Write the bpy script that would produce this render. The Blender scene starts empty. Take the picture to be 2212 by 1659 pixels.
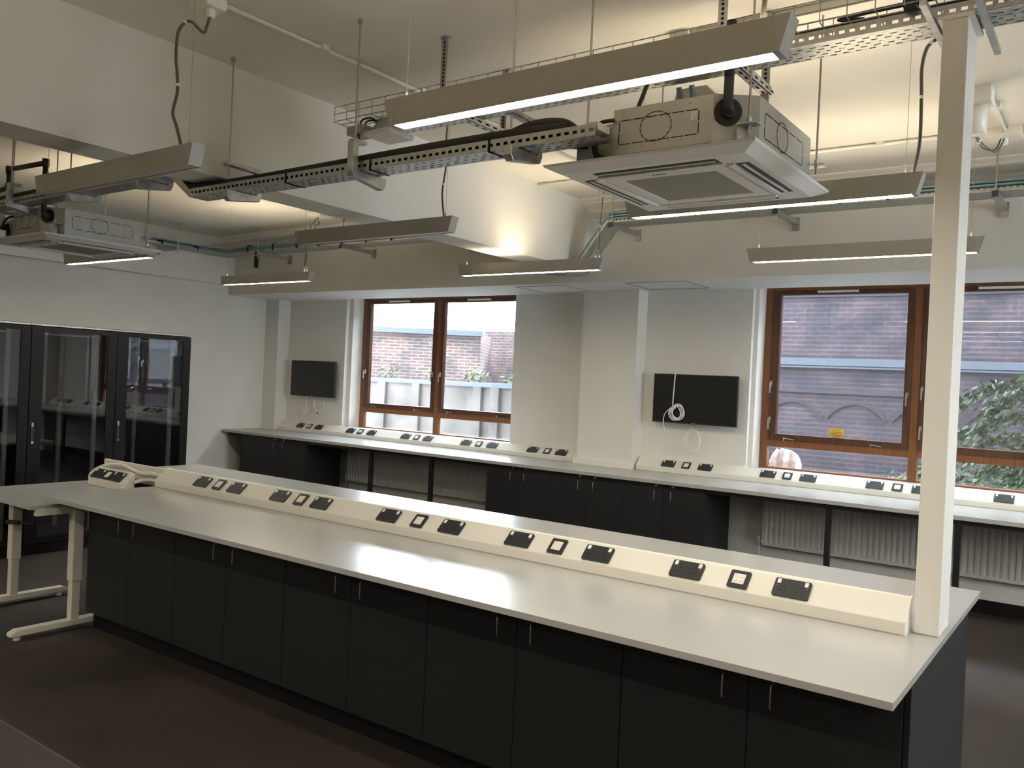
import bpy, bmesh, math, random
from mathutils import Vector, Matrix
random.seed(7)
PI = math.pi
SC = bpy.context.scene
COL = SC.collection

# ------------------------------------------------------------------ helpers
class NX:
    """arithmetic on shader node sockets"""
    def __init__(s, nt, v): s.nt, s.v = nt, v
    def _op(s, op, *a):
        n = s.nt.nodes.new('ShaderNodeMath'); n.operation = op
        for i, q in enumerate((s,) + a):
            q = q.v if isinstance(q, NX) else q
            if isinstance(q, (int, float)): n.inputs[i].default_value = q
            else: s.nt.links.new(q, n.inputs[i])
        return NX(s.nt, n.outputs[0])
    def __add__(s, o): return s._op('ADD', o)
    def __sub__(s, o): return s._op('SUBTRACT', o)
    def __mul__(s, o): return s._op('MULTIPLY', o)
    def __truediv__(s, o): return s._op('DIVIDE', o)
    def fract(s): return s._op('FRACT')
    def floor(s): return s._op('FLOOR')
    def abs(s): return s._op('ABSOLUTE')
    def mod(s, o): return s._op('FLOORED_MODULO', o)
    def lt(s, o): return s._op('LESS_THAN', o)
    def gt(s, o): return s._op('GREATER_THAN', o)

def base_mat(name, color, rough=.5, metal=0., spec=.5):
    m = bpy.data.materials.new(name); m.use_nodes = True
    b = m.node_tree.nodes['Principled BSDF']
    b.inputs['Base Color'].default_value = (*color, 1)
    b.inputs['Roughness'].default_value = rough
    b.inputs['Metallic'].default_value = metal
    b.inputs['Specular IOR Level'].default_value = spec
    return m

def coords(nt):
    t = nt.nodes.new('ShaderNodeTexCoord'); s = nt.nodes.new('ShaderNodeSeparateXYZ')
    nt.links.new(t.outputs['Object'], s.inputs[0])
    return t, [NX(nt, s.outputs[i]) for i in range(3)]

def noise_mat(name, c0, c1, scale=6., rough=(.4, .6), metal=0., stretch=(1, 1, 1), detail=5., bump=0., spec=.5, lo=.35, hi=.65):
    m = base_mat(name, c0, rough[0], metal, spec); nt = m.node_tree; b = nt.nodes['Principled BSDF']
    t = nt.nodes.new('ShaderNodeTexCoord'); mp = nt.nodes.new('ShaderNodeMapping'); mp.inputs['Scale'].default_value = stretch
    nt.links.new(t.outputs['Object'], mp.inputs[0])
    n = nt.nodes.new('ShaderNodeTexNoise'); n.inputs['Scale'].default_value = scale; n.inputs['Detail'].default_value = detail
    nt.links.new(mp.outputs[0], n.inputs['Vector'])
    r = nt.nodes.new('ShaderNodeValToRGB'); r.color_ramp.elements[0].color = (*c0, 1); r.color_ramp.elements[1].color = (*c1, 1)
    r.color_ramp.elements[0].position = lo; r.color_ramp.elements[1].position = hi
    nt.links.new(n.outputs['Fac'], r.inputs[0]); nt.links.new(r.outputs[0], b.inputs['Base Color'])
    q = NX(nt, n.outputs['Fac']) * (rough[1] - rough[0]) + rough[0]
    nt.links.new(q.v, b.inputs['Roughness'])
    if bump:
        bp = nt.nodes.new('ShaderNodeBump'); bp.inputs['Strength'].default_value = bump; bp.inputs['Distance'].default_value = .01
        nt.links.new(n.outputs['Fac'], bp.inputs['Height']); nt.links.new(bp.outputs[0], b.inputs['Normal'])
    return m

def emit_mat(name, color, strength):
    m = bpy.data.materials.new(name); m.use_nodes = True; nt = m.node_tree; nt.nodes.clear()
    e = nt.nodes.new('ShaderNodeEmission'); e.inputs[0].default_value = (*color, 1); e.inputs[1].default_value = strength
    o = nt.nodes.new('ShaderNodeOutputMaterial'); nt.links.new(e.outputs[0], o.inputs[0])
    return m

def slot_mat(name, ua, va, pu, pv, L, w, color=(.52, .53, .52), v0=0., rough=(.3, .5), stag=.5, metal=.85):
    """galvanised sheet punched with staggered slots"""
    m = noise_mat(name, tuple(c * .82 for c in color), color, 30, rough, metal)
    nt = m.node_tree; b = nt.nodes['Principled BSDF']; out = nt.nodes['Material Output']
    _, xyz = coords(nt); u, v = xyz[ua], xyz[va]
    vv = (v - v0) / pv; row = vv.floor()
    uu = (u / pu + row.mod(2.) * stag).fract()
    hole = ((uu - .5).abs() * pu).lt(L / 2) * ((vv.fract() - .5).abs() * pv).lt(w / 2)
    tr = nt.nodes.new('ShaderNodeBsdfTransparent'); mx = nt.nodes.new('ShaderNodeMixShader')
    nt.links.new(hole.v, mx.inputs[0]); nt.links.new(b.outputs[0], mx.inputs[1]); nt.links.new(tr.outputs[0], mx.inputs[2])
    nt.links.new(mx.outputs[0], out.inputs[0])
    return m

def brick_mat(name, c1, c2, mortar, scale=1., bw=.225, bh=.075, axis=0):
    m = base_mat(name, c1, .9); nt = m.node_tree; b = nt.nodes['Principled BSDF']
    _, xyz = coords(nt)
    cb = nt.nodes.new('ShaderNodeCombineXYZ'); nt.links.new(xyz[axis].v, cb.inputs[0]); nt.links.new(xyz[2].v, cb.inputs[1])
    br = nt.nodes.new('ShaderNodeTexBrick'); nt.links.new(cb.outputs[0], br.inputs['Vector'])
    br.inputs['Color1'].default_value = (*c1, 1); br.inputs['Color2'].default_value = (*c2, 1); br.inputs['Mortar'].default_value = (*mortar, 1)
    br.inputs['Scale'].default_value = scale; br.inputs['Brick Width'].default_value = bw; br.inputs['Row Height'].default_value = bh
    br.inputs['Mortar Size'].default_value = .011; br.inputs['Bias'].default_value = -.2
    n = nt.nodes.new('ShaderNodeTexNoise'); n.inputs['Scale'].default_value = 2.2; n.inputs['Detail'].default_value = 8
    nt.links.new(cb.outputs[0], n.inputs['Vector'])
    r = nt.nodes.new('ShaderNodeValToRGB'); r.color_ramp.elements[0].position = .35; r.color_ramp.elements[1].position = .7
    r.color_ramp.elements[0].color = (.45, .47, .52, 1); r.color_ramp.elements[1].color = (1.25, 1.12, 1.05, 1)
    nt.links.new(n.outputs['Fac'], r.inputs[0])
    mx = nt.nodes.new('ShaderNodeMix'); mx.data_type = 'RGBA'; mx.blend_type = 'MULTIPLY'; mx.inputs['Factor'].default_value = 1
    nt.links.new(br.outputs['Color'], mx.inputs['A']); nt.links.new(r.outputs[0], mx.inputs['B'])
    nt.links.new(mx.outputs['Result'], b.inputs['Base Color'])
    return m

def glass_mat(name, refl=1.0, dirt=.0, tint=(1, 1, 1), ior=1.5):
    m = bpy.data.materials.new(name); m.use_nodes = True; nt = m.node_tree; nt.nodes.clear()
    tr = nt.nodes.new('ShaderNodeBsdfTransparent'); tr.inputs[0].default_value = (*tint, 1)
    gl = nt.nodes.new('ShaderNodeBsdfGlossy'); gl.inputs['Roughness'].default_value = .0
    lw = nt.nodes.new('ShaderNodeLayerWeight'); lw.inputs['Blend'].default_value = .5
    k = (NX(nt, lw.outputs['Facing'])._op('POWER', 5.) * .9 + .04) * refl
    mx = nt.nodes.new('ShaderNodeMixShader'); nt.links.new(k.v, mx.inputs[0])
    nt.links.new(tr.outputs[0], mx.inputs[1]); nt.links.new(gl.outputs[0], mx.inputs[2])
    res = mx
    if dirt:
        df = nt.nodes.new('ShaderNodeBsdfTranslucent'); df.inputs[0].default_value = (.9, .92, .95, 1)
        t = nt.nodes.new('ShaderNodeTexCoord'); n = nt.nodes.new('ShaderNodeTexNoise'); n.inputs['Scale'].default_value = 9; n.inputs['Detail'].default_value = 8
        nt.links.new(t.outputs['Object'], n.inputs['Vector'])
        d = NX(nt, n.outputs['Fac']) * (dirt * 2)
        m2 = nt.nodes.new('ShaderNodeMixShader'); nt.links.new(d.v, m2.inputs[0]); nt.links.new(mx.outputs[0], m2.inputs[1]); nt.links.new(df.outputs[0], m2.inputs[2])
        res = m2
    o = nt.nodes.new('ShaderNodeOutputMaterial'); nt.links.new(res.outputs[0], o.inputs[0])
    return m

class MB:
    def __init__(s): s.v = []; s.f = []; s.m = []
    def poly(s, pts, m=0):
        i = len(s.v); s.v += [tuple(p) for p in pts]; s.f.append(tuple(range(i, i + len(pts)))); s.m.append(m); return s
    def _add(s, vs, fs, m):
        i = len(s.v); s.v += [tuple(p) for p in vs]; s.f += [tuple(i + k for k in f) for f in fs]; s.m += [m] * len(fs); return s
    def box(s, x0, x1, y0, y1, z0, z1, m=0):
        vs = [(x, y, z) for x in (x0, x1) for y in (y0, y1) for z in (z0, z1)]
        return s._add(vs, [(0, 1, 3, 2), (4, 6, 7, 5), (0, 4, 5, 1), (2, 3, 7, 6), (0, 2, 6, 4), (1, 5, 7, 3)], m)
    def obox(s, c, ax, ay, az, hx, hy, hz, m=0):
        c, ax, ay, az = map(Vector, (c, ax, ay, az))
        vs = [c + ax * (hx * i) + ay * (hy * j) + az * (hz * k) for i in (-1, 1) for j in (-1, 1) for k in (-1, 1)]
        return s._add(vs, [(0, 1, 3, 2), (4, 6, 7, 5), (0, 4, 5, 1), (2, 3, 7, 6), (0, 2, 6, 4), (1, 5, 7, 3)], m)
    def prism(s, prof, axis, a, b, m=0, off=None):
        """extrude a 2-D profile; axis x: (u,v)=(y,z), y: (x,z), z: (x,y)"""
        def P(u, v, t):
            return {'x': (t, u, v), 'y': (u, t, v), 'z': (u, v, t)}[axis]
        n = len(prof)
        vs = [P(u, v, a) for u, v in prof] + [P(u, v, b) for u, v in (off or prof)]
        fs = [tuple(range(n)), tuple(range(2 * n - 1, n - 1, -1))] + [(i, (i + 1) % n, n + (i + 1) % n, n + i) for i in range(n)]
        return s._add(vs, fs, m)
    def cyl(s, p0, p1, r, n=10, m=0, r1=None):
        p0, p1 = Vector(p0), Vector(p1); d = (p1 - p0).normalized()
        a = d.orthogonal().normalized(); b = d.cross(a); r1 = r if r1 is None else r1
        vs = [p0 + (a * math.cos(2 * PI * i / n) + b * math.sin(2 * PI * i / n)) * r for i in range(n)] + \
             [p1 + (a * math.cos(2 * PI * i / n) + b * math.sin(2 * PI * i / n)) * r1 for i in range(n)]
        return s._add(vs, [tuple(range(n)), tuple(range(2 * n - 1, n - 1, -1))] + [(i, (i + 1) % n, n + (i + 1) % n, n + i) for i in range(n)], m)
    def tube(s, pts, r, n=8, m=0):
        pts = [Vector(p) for p in pts]; vs = []; up = None
        for i, p in enumerate(pts):
            d = (pts[min(i + 1, len(pts) - 1)] - pts[max(i - 1, 0)]).normalized()
            if up is None: up = d.orthogonal().normalized()
            up = (up - d * up.dot(d)); up = up.normalized() if up.length > 1e-6 else d.orthogonal().normalized()
            b = d.cross(up)
            vs += [p + (up * math.cos(2 * PI * k / n) + b * math.sin(2 * PI * k / n)) * r for k in range(n)]
        fs = [(i * n + k, i * n + (k + 1) % n, (i + 1) * n + (k + 1) % n, (i + 1) * n + k) for i in range(len(pts) - 1) for k in range(n)]
        fs += [tuple(range(n)), tuple(range((len(pts) - 1) * n, len(pts) * n))]
        return s._add(vs, fs, m)
    def build(s, name, mats, parent=None, loc=(0, 0, 0), bevel=0., smooth=False, seg=2):
        if not isinstance(mats, (list, tuple)): mats = [mats]
        o0 = Vector(loc)
        me = bpy.data.meshes.new(name); me.from_pydata([Vector(p) - o0 for p in s.v], [], s.f)
        for mt in mats: me.materials.append(mt)
        me.polygons.foreach_set('material_index', s.m)
        bm = bmesh.new(); bm.from_mesh(me); bmesh.ops.recalc_face_normals(bm, faces=bm.faces); bm.to_mesh(me); bm.free()
        if smooth:
            for p in me.polygons: p.use_smooth = len(p.vertices) == 4
        o = bpy.data.objects.new(name, me); COL.objects.link(o)
        if parent is not None: o.parent = parent
        else: o.location = o0
        if bevel:
            bv = o.modifiers.new('bevel', 'BEVEL'); bv.width = bevel; bv.segments = seg; bv.limit_method = 'ANGLE'; bv.angle_limit = math.radians(40)
        return o

def smooth_path(pts, k=6):
    pts = [Vector(p) for p in pts]; out = []
    for i in range(len(pts) - 1):
        p0, p1, p2, p3 = pts[max(i - 1, 0)], pts[i], pts[i + 1], pts[min(i + 2, len(pts) - 1)]
        for j in range(k):
            t = j / k
            out.append(.5 * ((2 * p1) + (p2 - p0) * t + (2 * p0 - 5 * p1 + 4 * p2 - p3) * t * t + (3 * p1 - p0 - 3 * p2 + p3) * t ** 3))
    out.append(pts[-1]); return out

def tag(o, label, cat, group=None, kind=None):
    o['label'] = label; o['category'] = cat
    if group: o['group'] = group
    if kind: o['kind'] = kind
    return o
def thing(name, label, cat, loc, group=None, rz=0.):
    o = bpy.data.objects.new(name, None); o.empty_display_size = .1; COL.objects.link(o)
    o.location = loc; o.rotation_euler = (0, 0, rz); return tag(o, label, cat, group)
def struct(name, b, mats, bevel=0.):
    o = b.build(name, mats, bevel=bevel); o['kind'] = 'structure'; return o
def copy_tree(o, parent=None):
    c = o.copy(); COL.objects.link(c)
    if parent is not None: c.parent = parent
    for ch in [q for q in bpy.data.objects if q.parent == o]: copy_tree(ch, c)
    return c

# ------------------------------------------------------------------ materials
M = {}
M['wall'] = noise_mat('wall_paint', (.74, .725, .665), (.77, .755, .70), 3, (.55, .65))
M['ceil'] = noise_mat('ceiling_paint', (.72, .70, .64), (.76, .745, .69), 2, (.6, .75))
M['trim'] = base_mat('white_trim', (.80, .79, .74), .35)
M['soffit'] = noise_mat('soffit_paint', (.78, .79, .79), (.80, .81, .80), 3, (.5, .6))
M['worktop'] = noise_mat('grey_laminate', (.385, .385, .375), (.40, .40, .39), 1.5, (.22, .25), spec=.75)
M['edge'] = base_mat('laminate_edge', (.47, .455, .42), .45)
M['black'] = noise_mat('black_laminate', (.015, .0158, .016), (.021, .0218, .022), 90, (.42, .52), spec=.24)
M['plinth'] = base_mat('plinth_black', (.006, .006, .006), .6, 0., .2)
M['black_metal'] = base_mat('black_steel', (.012, .012, .013), .38, 0., .5)
M['rack_black'] = base_mat('rack_black', (.008, .008, .0085), .5, 0., .22)
M['hole'] = base_mat('dark_hole', (.002, .002, .002), .9)
M['steel'] = base_mat('brushed_steel', (.42, .42, .41), .32, 1.)
M['chrome'] = base_mat('chrome', (.75, .76, .77), .15, 1.)
M['galv'] = noise_mat('galvanised', (.40, .405, .40), (.56, .565, .56), 22, (.3, .48), .9)
M['rod'] = base_mat('threaded_rod', (.42, .40, .36), .4, .9)
M['acbody'] = noise_mat('ac_sheet', (.43, .43, .40), (.47, .47, .44), 9, (.38, .5), .55)
M['acpanel'] = base_mat('ac_white', (.80, .79, .77), .45)
M['acgrille'] = base_mat('ac_grille', (.30, .285, .25), .6)
M['dark'] = base_mat('dark_plastic', (.02, .02, .02), .5)
M['foam'] = noise_mat('pipe_lagging', (.025, .024, .022), (.04, .038, .034), 40, (.8, .9))
M['pvc'] = base_mat('white_plastic', (.76, .745, .67), .38)
M['sockblack'] = base_mat('socket_black', (.030, .032, .034), .35)
M['rocker'] = base_mat('switch_white', (.83, .83, .80), .3)
M['alu'] = base_mat('luminaire_grey', (.40, .385, .345), .45, .35)
M['alucap'] = base_mat('luminaire_cap', (.40, .39, .36), .45, .35)
M['off'] = base_mat('diffuser_off', (.60, .60, .57), .4)
M['lamp_dn'] = emit_mat('diffuser_lit', (1., .92, .79), 66.)
M['lamp_up'] = emit_mat('uplight_lit', (1., .82, .56), 33.)
M['wood'] = noise_mat('stained_frame', (.15, .052, .015), (.22, .082, .026), 5, (.38, .5), stretch=(10, 10, .6))
M['wood_d'] = noise_mat('stained_sash', (.062, .022, .009), (.095, .035, .013), 5, (.38, .5), stretch=(10, 10, .6))
M['glass'] = glass_mat('window_glass', 1.5, .007)
M['rackglass'] = glass_mat('rack_door_glass', 1.9, 0, (.66, .67, .68))
M['screen'] = base_mat('tv_screen', (.006, .0065, .0075), .22)
M['bezel'] = base_mat('tv_bezel', (.012, .012, .013), .3)
M['deskwhite'] = base_mat('desk_white', (.70, .68, .60), .4)
M['radiator'] = base_mat('radiator_enamel', (.62, .62, .59), .35)
M['blue'] = base_mat('blue_cable', (.22, .34, .40), .45)
M['flex'] = base_mat('grey_flex', (.10, .095, .08), .5)
M['copper'] = base_mat('orange_pipe_tape', (.33, .13, .07), .6)
M['concrete'] = noise_mat('concrete_wall', (.036, .031, .027), (.095, .086, .078), 1.6, (.8, .95), detail=9)
M['slate'] = brick_mat('slate_roof', (.22, .24, .25), (.26, .28, .29), (.17, .19, .20), 1., .35, .22)
M['brickA'] = brick_mat('brick_red', (.115, .070, .060), (.060, .052, .056), (.17, .165, .165))
M['brickB'] = brick_mat('brick_purple', (.040, .024, .031), (.026, .024, .036), (.052, .052, .066))
M['brickArch'] = base_mat('arch_dark', (.022, .02, .024), .9)
M['course'] = base_mat('stone_course', (.055, .065, .085), .8)
M['leaf'] = noise_mat('leaf', (.012, .03, .010), (.05, .075, .022), 12, (.5, .7), lo=.3, hi=.7)
M['leaf2'] = noise_mat('hedge_leaf', (.010, .026, .012), (.055, .075, .02), 4, (.5, .7), lo=.3, hi=.7)
M['bark'] = base_mat('bark', (.06, .045, .035), .9)
M['ground'] = noise_mat('yard', (.10, .095, .09), (.16, .155, .15), 2, (.9, .95))
M['sack'] = noise_mat('pale_plastic', (.88, .72, .68), (.93, .84, .80), 5, (.4, .6))
M['yellow'] = base_mat('yellow_sticker', (.75, .50, .05), .5)
M['sheen'] = base_mat('steel_white_paint', (.84, .83, .78), .35)
M['velcro'] = base_mat('black_strap', (.01, .01, .01), .8)

# polished concrete floor with one thin pale line across it
def floor_mat():
    m = noise_mat('polished_concrete', (.020, .017, .0145), (.050, .038, .029), 1.6, (.50, .66), detail=9, lo=.3, hi=.72, spec=.45)
    nt = m.node_tree; b = nt.nodes['Principled BSDF']; _, xyz = coords(nt)
    j = (xyz[1] - 1.92).abs().lt(.0022)
    old = b.inputs['Base Color'].links[0].from_socket
    mx = nt.nodes.new('ShaderNodeMix'); mx.data_type = 'RGBA'; nt.links.new(j.v, mx.inputs['Factor']); nt.links.new(old, mx.inputs['A'])
    mx.inputs['B'].default_value = (.13, .115, .09, 1); nt.links.new(mx.outputs['Result'], b.inputs['Base Color'])
    return m
M['floor'] = floor_mat()

# ------------------------------------------------------------------ room shell
CZ = 3.556; YW = 8.15; YO = 8.52; XL = -10.29; XR = 4.6; YF = -4.2
struct('floor', MB().box(XL - .3, XR + .3, YF - .3, YO, -.12, 0), M['floor'])
struct('ceiling', MB().box(XL - .3, XR + .3, YF - .3, YO, CZ, CZ + .2), M['ceil'])
struct('wall_left', MB().box(XL - .3, XL, YF - .3, YO, 0, CZ), M['wall'])
wr = MB(); ys = [YF - .3]
for a_, b_ in ((3.50, 6.34),): wr.box(XR, XR + .35, a_, b_, 0, 1.0).box(XR, XR + .35, a_, b_, 2.83, CZ); ys += [a_, b_]
ys.append(YO)
for i_ in range(0, len(ys), 2): wr.box(XR, XR + .35, ys[i_], ys[i_ + 1], 0, CZ)
struct('wall_right', wr, M['wall'])
struct('wall_front', MB().box(XL, XR, YF - .3, YF, 0, CZ), M['wall'])
WINS = [(-8.725, -5.890, -8.80, -5.905), (-2.967, -.127, -3.009, -.08)]
w = MB()
edges = [XL]
for a, b, c, d in WINS: edges += [c, d]
edges.append(XR)
for i in range(0, len(edges), 2): w.box(edges[i], edges[i + 1], YW, YO, 0, CZ)
for a, b, c, d in WINS:
    w.box(c, d, YW, YO, 0, .985); w.box(c, d, YW, YO, 2.83, CZ)
    w.box(c, a, 8.21, YO, .985, 2.83)                               # stepped reveal
    if d > b: w.box(b, d, 8.21, YO, .985, 2.83)
struct('wall_back', w, M['wall'])
for n_, (pa, pb) in enumerate(((XL, -9.995), (-4.834, -4.165), (1.0, 1.66))): struct('trim_%d' % (10 + n_), MB().box(pa, pb, 7.94, YW, 0, 2.79), M['wall'])   # piers
struct('trim_1', MB().box(XL, XR, 7.30, YW, 2.79, CZ), [M['soffit']])           # bulkhead soffit body
struct('trim_2', MB().box(XL, XR, 7.288, 7.30, 2.79, CZ), [M['wall']])          # bulkhead face
struct('trim_3', MB().box(-4.64, -4.343, YF, 7.288, 2.89, CZ), M['wall'])       # downstand beam
struct('trim_4', MB().box(XL, -10.17, YF, 7.288, 2.92, CZ), M['wall'])          # left wall downstand
c = MB()
for x0, x1 in ((-10.17, -4.64), (-4.343, XR)):
    c.prism([(6.96, CZ), (6.96, 3.545), (7.0, 3.535), (7.03, 3.53), (7.03, 3.515), (7.12, 3.49), (7.14, 3.47), (7.14, 3.45), (7.25, 3.41), (7.25, 3.39), (7.288, 3.37), (7.288, CZ)], 'x', x0, x1)
struct('trim_5', c, M['wall'])                                                  # cornice
s = MB()
for a, b, cx, d in WINS: s.box(a, b, YW, 8.40, .985, 1.012); s.box(cx, d, 8.10, YW, .985, 1.012)
struct('trim_6', s, M['trim'])                                                  # window sills
s = MB()
for x0, x1, y0, y1 in ((-5.40, -4.78, 7.42, 8.02), (-4.05, -3.40, 7.40, 7.98)):
    for q in ((x0, x1, y0, y0 + .006), (x0, x1, y1 - .006, y1), (x0, x0 + .006, y0, y1), (x1 - .006, x1, y0, y1)): s.box(*q, 2.786, 2.79)
struct('trim_7', s, base_mat('panel_gap', (.25, .25, .24), .7))                 # access hatch joints
struct('trim_8', MB().box(-4.86, -4.14, 7.905, 7.94, .9, .965), M['trim'])      # pier upstand
struct('baseboard_back', MB().box(-9.995, -4.834, 8.135, YW, 0, .11).box(-4.165, 1.0, 8.135, YW, 0, .11), M['plinth'])
struct('baseboard_left', MB().box(XL, XL + .015, YF, 7.94, 0, .11), M['plinth'])

struct('trim_13', MB().box(-6.3, XR + .35, YF - .3, YO, CZ + .2, 9.5), M['brickA'])      # unseen storey block, added to cut sky light on the building opposite
# ------------------------------------------------------------------ windows
GY = 8.43
def window(n, x0, x1, sticker=False):
    r = bpy.data.objects.new('window_%d' % n, None); COL.objects.link(r); r.location = (x0, 8.40, 1.0); r['kind'] = 'structure'
    L = r.location.copy(); cx = (x0 + x1) / 2; ZT = 2.83
    f = MB()
    f.box(x0, x0 + .075, 8.40, 8.47, 1.0, ZT); f.box(x1 - .075, x1, 8.40, 8.47, 1.0, ZT); f.box(cx - .037, cx + .037, 8.40, 8.47, 1.0, ZT)
    for a, b in ((x0 + .075, cx - .037), (cx + .037, x1 - .075)):
        f.box(a, b, 8.40, 8.47, 2.79, ZT); f.box(a, b, 8.40, 8.47, 1.235, 1.30); f.box(a, b, 8.40, 8.47, 1.0, 1.03)
    f.build('window_frame', M['wood'], r, L, bevel=.004)
    for k, (a, b) in enumerate(((x0 + .075, cx - .037), (cx + .037, x1 - .075))):
        sb = MB(); g = (a + (.081 if k == 0 else .06), b - (.06 if k == 0 else .081))
        sb.box(a, g[0], 8.392, 8.45, 1.30, 2.79); sb.box(g[1], b, 8.392, 8.45, 1.30, 2.79)
        sb.box(g[0], g[1], 8.392, 8.45, 1.30, 1.365); sb.box(g[0], g[1], 8.392, 8.45, 2.746, 2.79)
        so = sb.build('sash', M['wood_d'], r, L, bevel=.004)
        MB().box(g[0], g[1], GY, GY + .004, 1.365, 2.746).build('pane', M['glass'], so, L)
        MB().box(a, b, GY, GY + .004, 1.03, 1.235).build('lower_pane', M['glass'], r, L)
        for hx, hz in ((a + .03, 1.80), (b - .03, 1.80)) if n == 1 else ((a + .02, 1.86), (a + .02, 1.50), (b - .03, 1.80)):
            h = MB(); h.box(hx - .012, hx + .012, 8.380, 8.392, hz - .03, hz + .03); h.cyl((hx, 8.381, hz), (hx, 8.355, hz), .008, 8)
            h.box(hx - .008, hx + .008, 8.347, 8.360, hz - .095, hz + .012)
            h.build('window_handle', M['chrome'], so, L, bevel=.002)
        for sx in (a + .22, b - .28):
            h = MB(); h.obox((sx, 8.385, 1.322), (1, 0, -.12), (0, 1, 0), (0, 0, 1), .055, .007, .005); h.cyl((sx - .045, 8.385, 1.33), (sx - .045, 8.385, 1.302), .009, 8)
            h.build('window_stay', M['chrome'], so, L)
        vx = (a + b) / 2 - .03
        MB().box(vx - .19, vx + .19, 8.376, 8.392, 2.762, 2.784).build('trickle_vent', M['pvc'], r, L, bevel=.003)
    if sticker:
        q = MB(); q.box(-2.295, -2.165, GY - .003, GY, 1.372, 1.452)
        for i, (zz, ww) in enumerate(((1.437, .085), (1.418, .10), (1.405, .10), (1.392, .10), (1.382, .07))):
            q.box(-2.23 - ww / 2, -2.23 + ww / 2, GY - .004, GY - .003, zz - .003, zz + .003, 1)
        q.build('yellow_sticker', [M['yellow'], base_mat('sticker_print', (.35, .22, .03), .6)], r, L)
    return r
window(1, WINS[0][0], WINS[0][1])
window(2, WINS[1][0], WINS[1][1], True)
for n_, y_ in ((3, 6.34),):
    r_ = window(n_, 0, 2.84); r_.location = (XR + .25, y_, 1.0); r_.rotation_euler = (0, 0, -PI / 2)

# ------------------------------------------------------------------ sockets
TH = math.radians(42)
def socket_proto():
    b = MB(); W, H, T = .146, .086, .009; r = .008
    pr = []
    for cx, cy, a0 in ((W - r, H - r, 0), (r, H - r, 90), (r, r, 180), (W - r, r, 270)):
        for k in range(4): a = math.radians(a0 + 30 * k); pr.append((cx + r * math.cos(a), cy + r * math.sin(a)))
    b.prism(pr, 'z', 0, T)
    for ox in (.042, .104):
        b.box(ox - .002, ox + .002, .045, .053, T, T + .0006, 1)
        for dx in (-.011, .011): b.box(ox + dx - .003, ox + dx + .003, .026, .030, T, T + .0006, 1)
    for sx in (.014, W - .014): b.cyl((sx, .050, T), (sx, .050, T + .001), .003, 8, 2)
    o = b.build('socket_outlet', [M['sockblack'], M['hole'], M['steel']])
    for sx in (.018, W - .018):
        MB().box(sx - .0075, sx + .0075, .058, .080, T - .001, T + .004).build('rocker_switch', M['rocker'], o, bevel=.0015)
    return o
def module_proto():
    b = MB(); W, T = .086, .009; r = .006; pr = []
    for cx, cy, a0 in ((W - r, W - r, 0), (r, W - r, 90), (r, r, 180), (W - r, r, 270)):
        for k in range(4): a = math.radians(a0 + 30 * k); pr.append((cx + r * math.cos(a), cy + r * math.sin(a)))
    b.prism(pr, 'z', 0, T)
    o = b.build('data_outlet', M['sockblack'])
    i = MB(); i.box(.018, .068, .018, .068, T - .001, T + .002)
    for px in (.031, .055):
        for py in (.031, .055): i.box(px - .009, px + .009, py - .007, py + .007, T + .002, T + .0035, 1)
    i.build('data_insert', [M['rocker'], M['pvc']], o)
    return o
P_S, P_M = socket_proto(), module_proto()
def put(proto, parent, base, x, y, z, first=[set()]):
    o = proto if proto not in first[0] else copy_tree(proto)
    first[0].add(proto)
    o.parent = parent; o.location = Vector((x, y, z)) - Vector(base); o.rotation_euler = (TH, 0, 0)
def trunk_profile(y, z=.9, back=.13):
    c, s_ = math.cos(TH), math.sin(TH)
    return [(y, z), (y, z + .048), (y + .118 * c, z + .048 + .118 * s_), (y + back, z + .048 + .118 * s_), (y + back, z)]
def trunking(label, x0, x1, y, back, groups, name='dado_trunking'):
    base = ((x0 + x1) / 2, y + back / 2, .9)
    t = thing(name, label, 'trunking', base)
    MB().prism(trunk_profile(y, .9, back), 'x', x0 + .004, x1 - .004).build('trunking_body', M['pvc'], t, base, bevel=.003)
    pe = [(a + (.004 if a > y else -.003), b + (.003 if b > .901 else 0)) for a, b in trunk_profile(y, .9, back)]
    for a in (x0, x1 - .006): MB().prism(pe, 'x', a, a + .006).build('end_cap', M['trim'], t, base)
    c, s_ = math.cos(TH), math.sin(TH); off = .012
    for xs, xm, xe in groups:
        py, pz = y + off * c, .948 + off * s_
        for x, p in ((xs, P_S), (xm, P_M), (xe, P_S)):
            if x is not None: put(p, t, base, x, py - s_ * .0005, pz + c * .0005)
    return t
trunking('long white sloped power trunking along the middle of the island worktop, black sockets on it', -5.575, -.622, 3.41, .112,
         [(-1.13, -1.32, -1.585), (-2.031, -2.227, -2.483), (-2.923, -3.123, -3.381), (-3.942, -4.094, -4.32), (-4.763, -4.921, -5.137)])
trunking('white sloped power trunking under the left window, between the corner pier and the middle pier', -9.985, -4.865, 8.0, .10,
         [(-9.60, -9.38, -9.21), (-8.57, -8.35, -8.17), (-7.55, -7.33, -7.17), (-6.55, -6.32, -6.15), (-5.56, -5.33, -5.17)])
trunking('white sloped power trunking under the right window, starting beside the middle pier', -4.135, .98, 8.0, .10,
         [(-3.857, -3.63, -3.455), (-2.815, -2.60, -2.436), (-1.848, -1.63, -1.47), (-.843, -.62, -.45), (.18, .40, .57)])
s = MB()
for x0, x1 in ((-9.995, -8.80), (-5.905, -4.834), (-4.165, -3.009), (-.08, 1.0)): s.box(x0, x1, 8.10, YW, .9, 1.030)
struct('trim_9', s, M['trim'])

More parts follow.
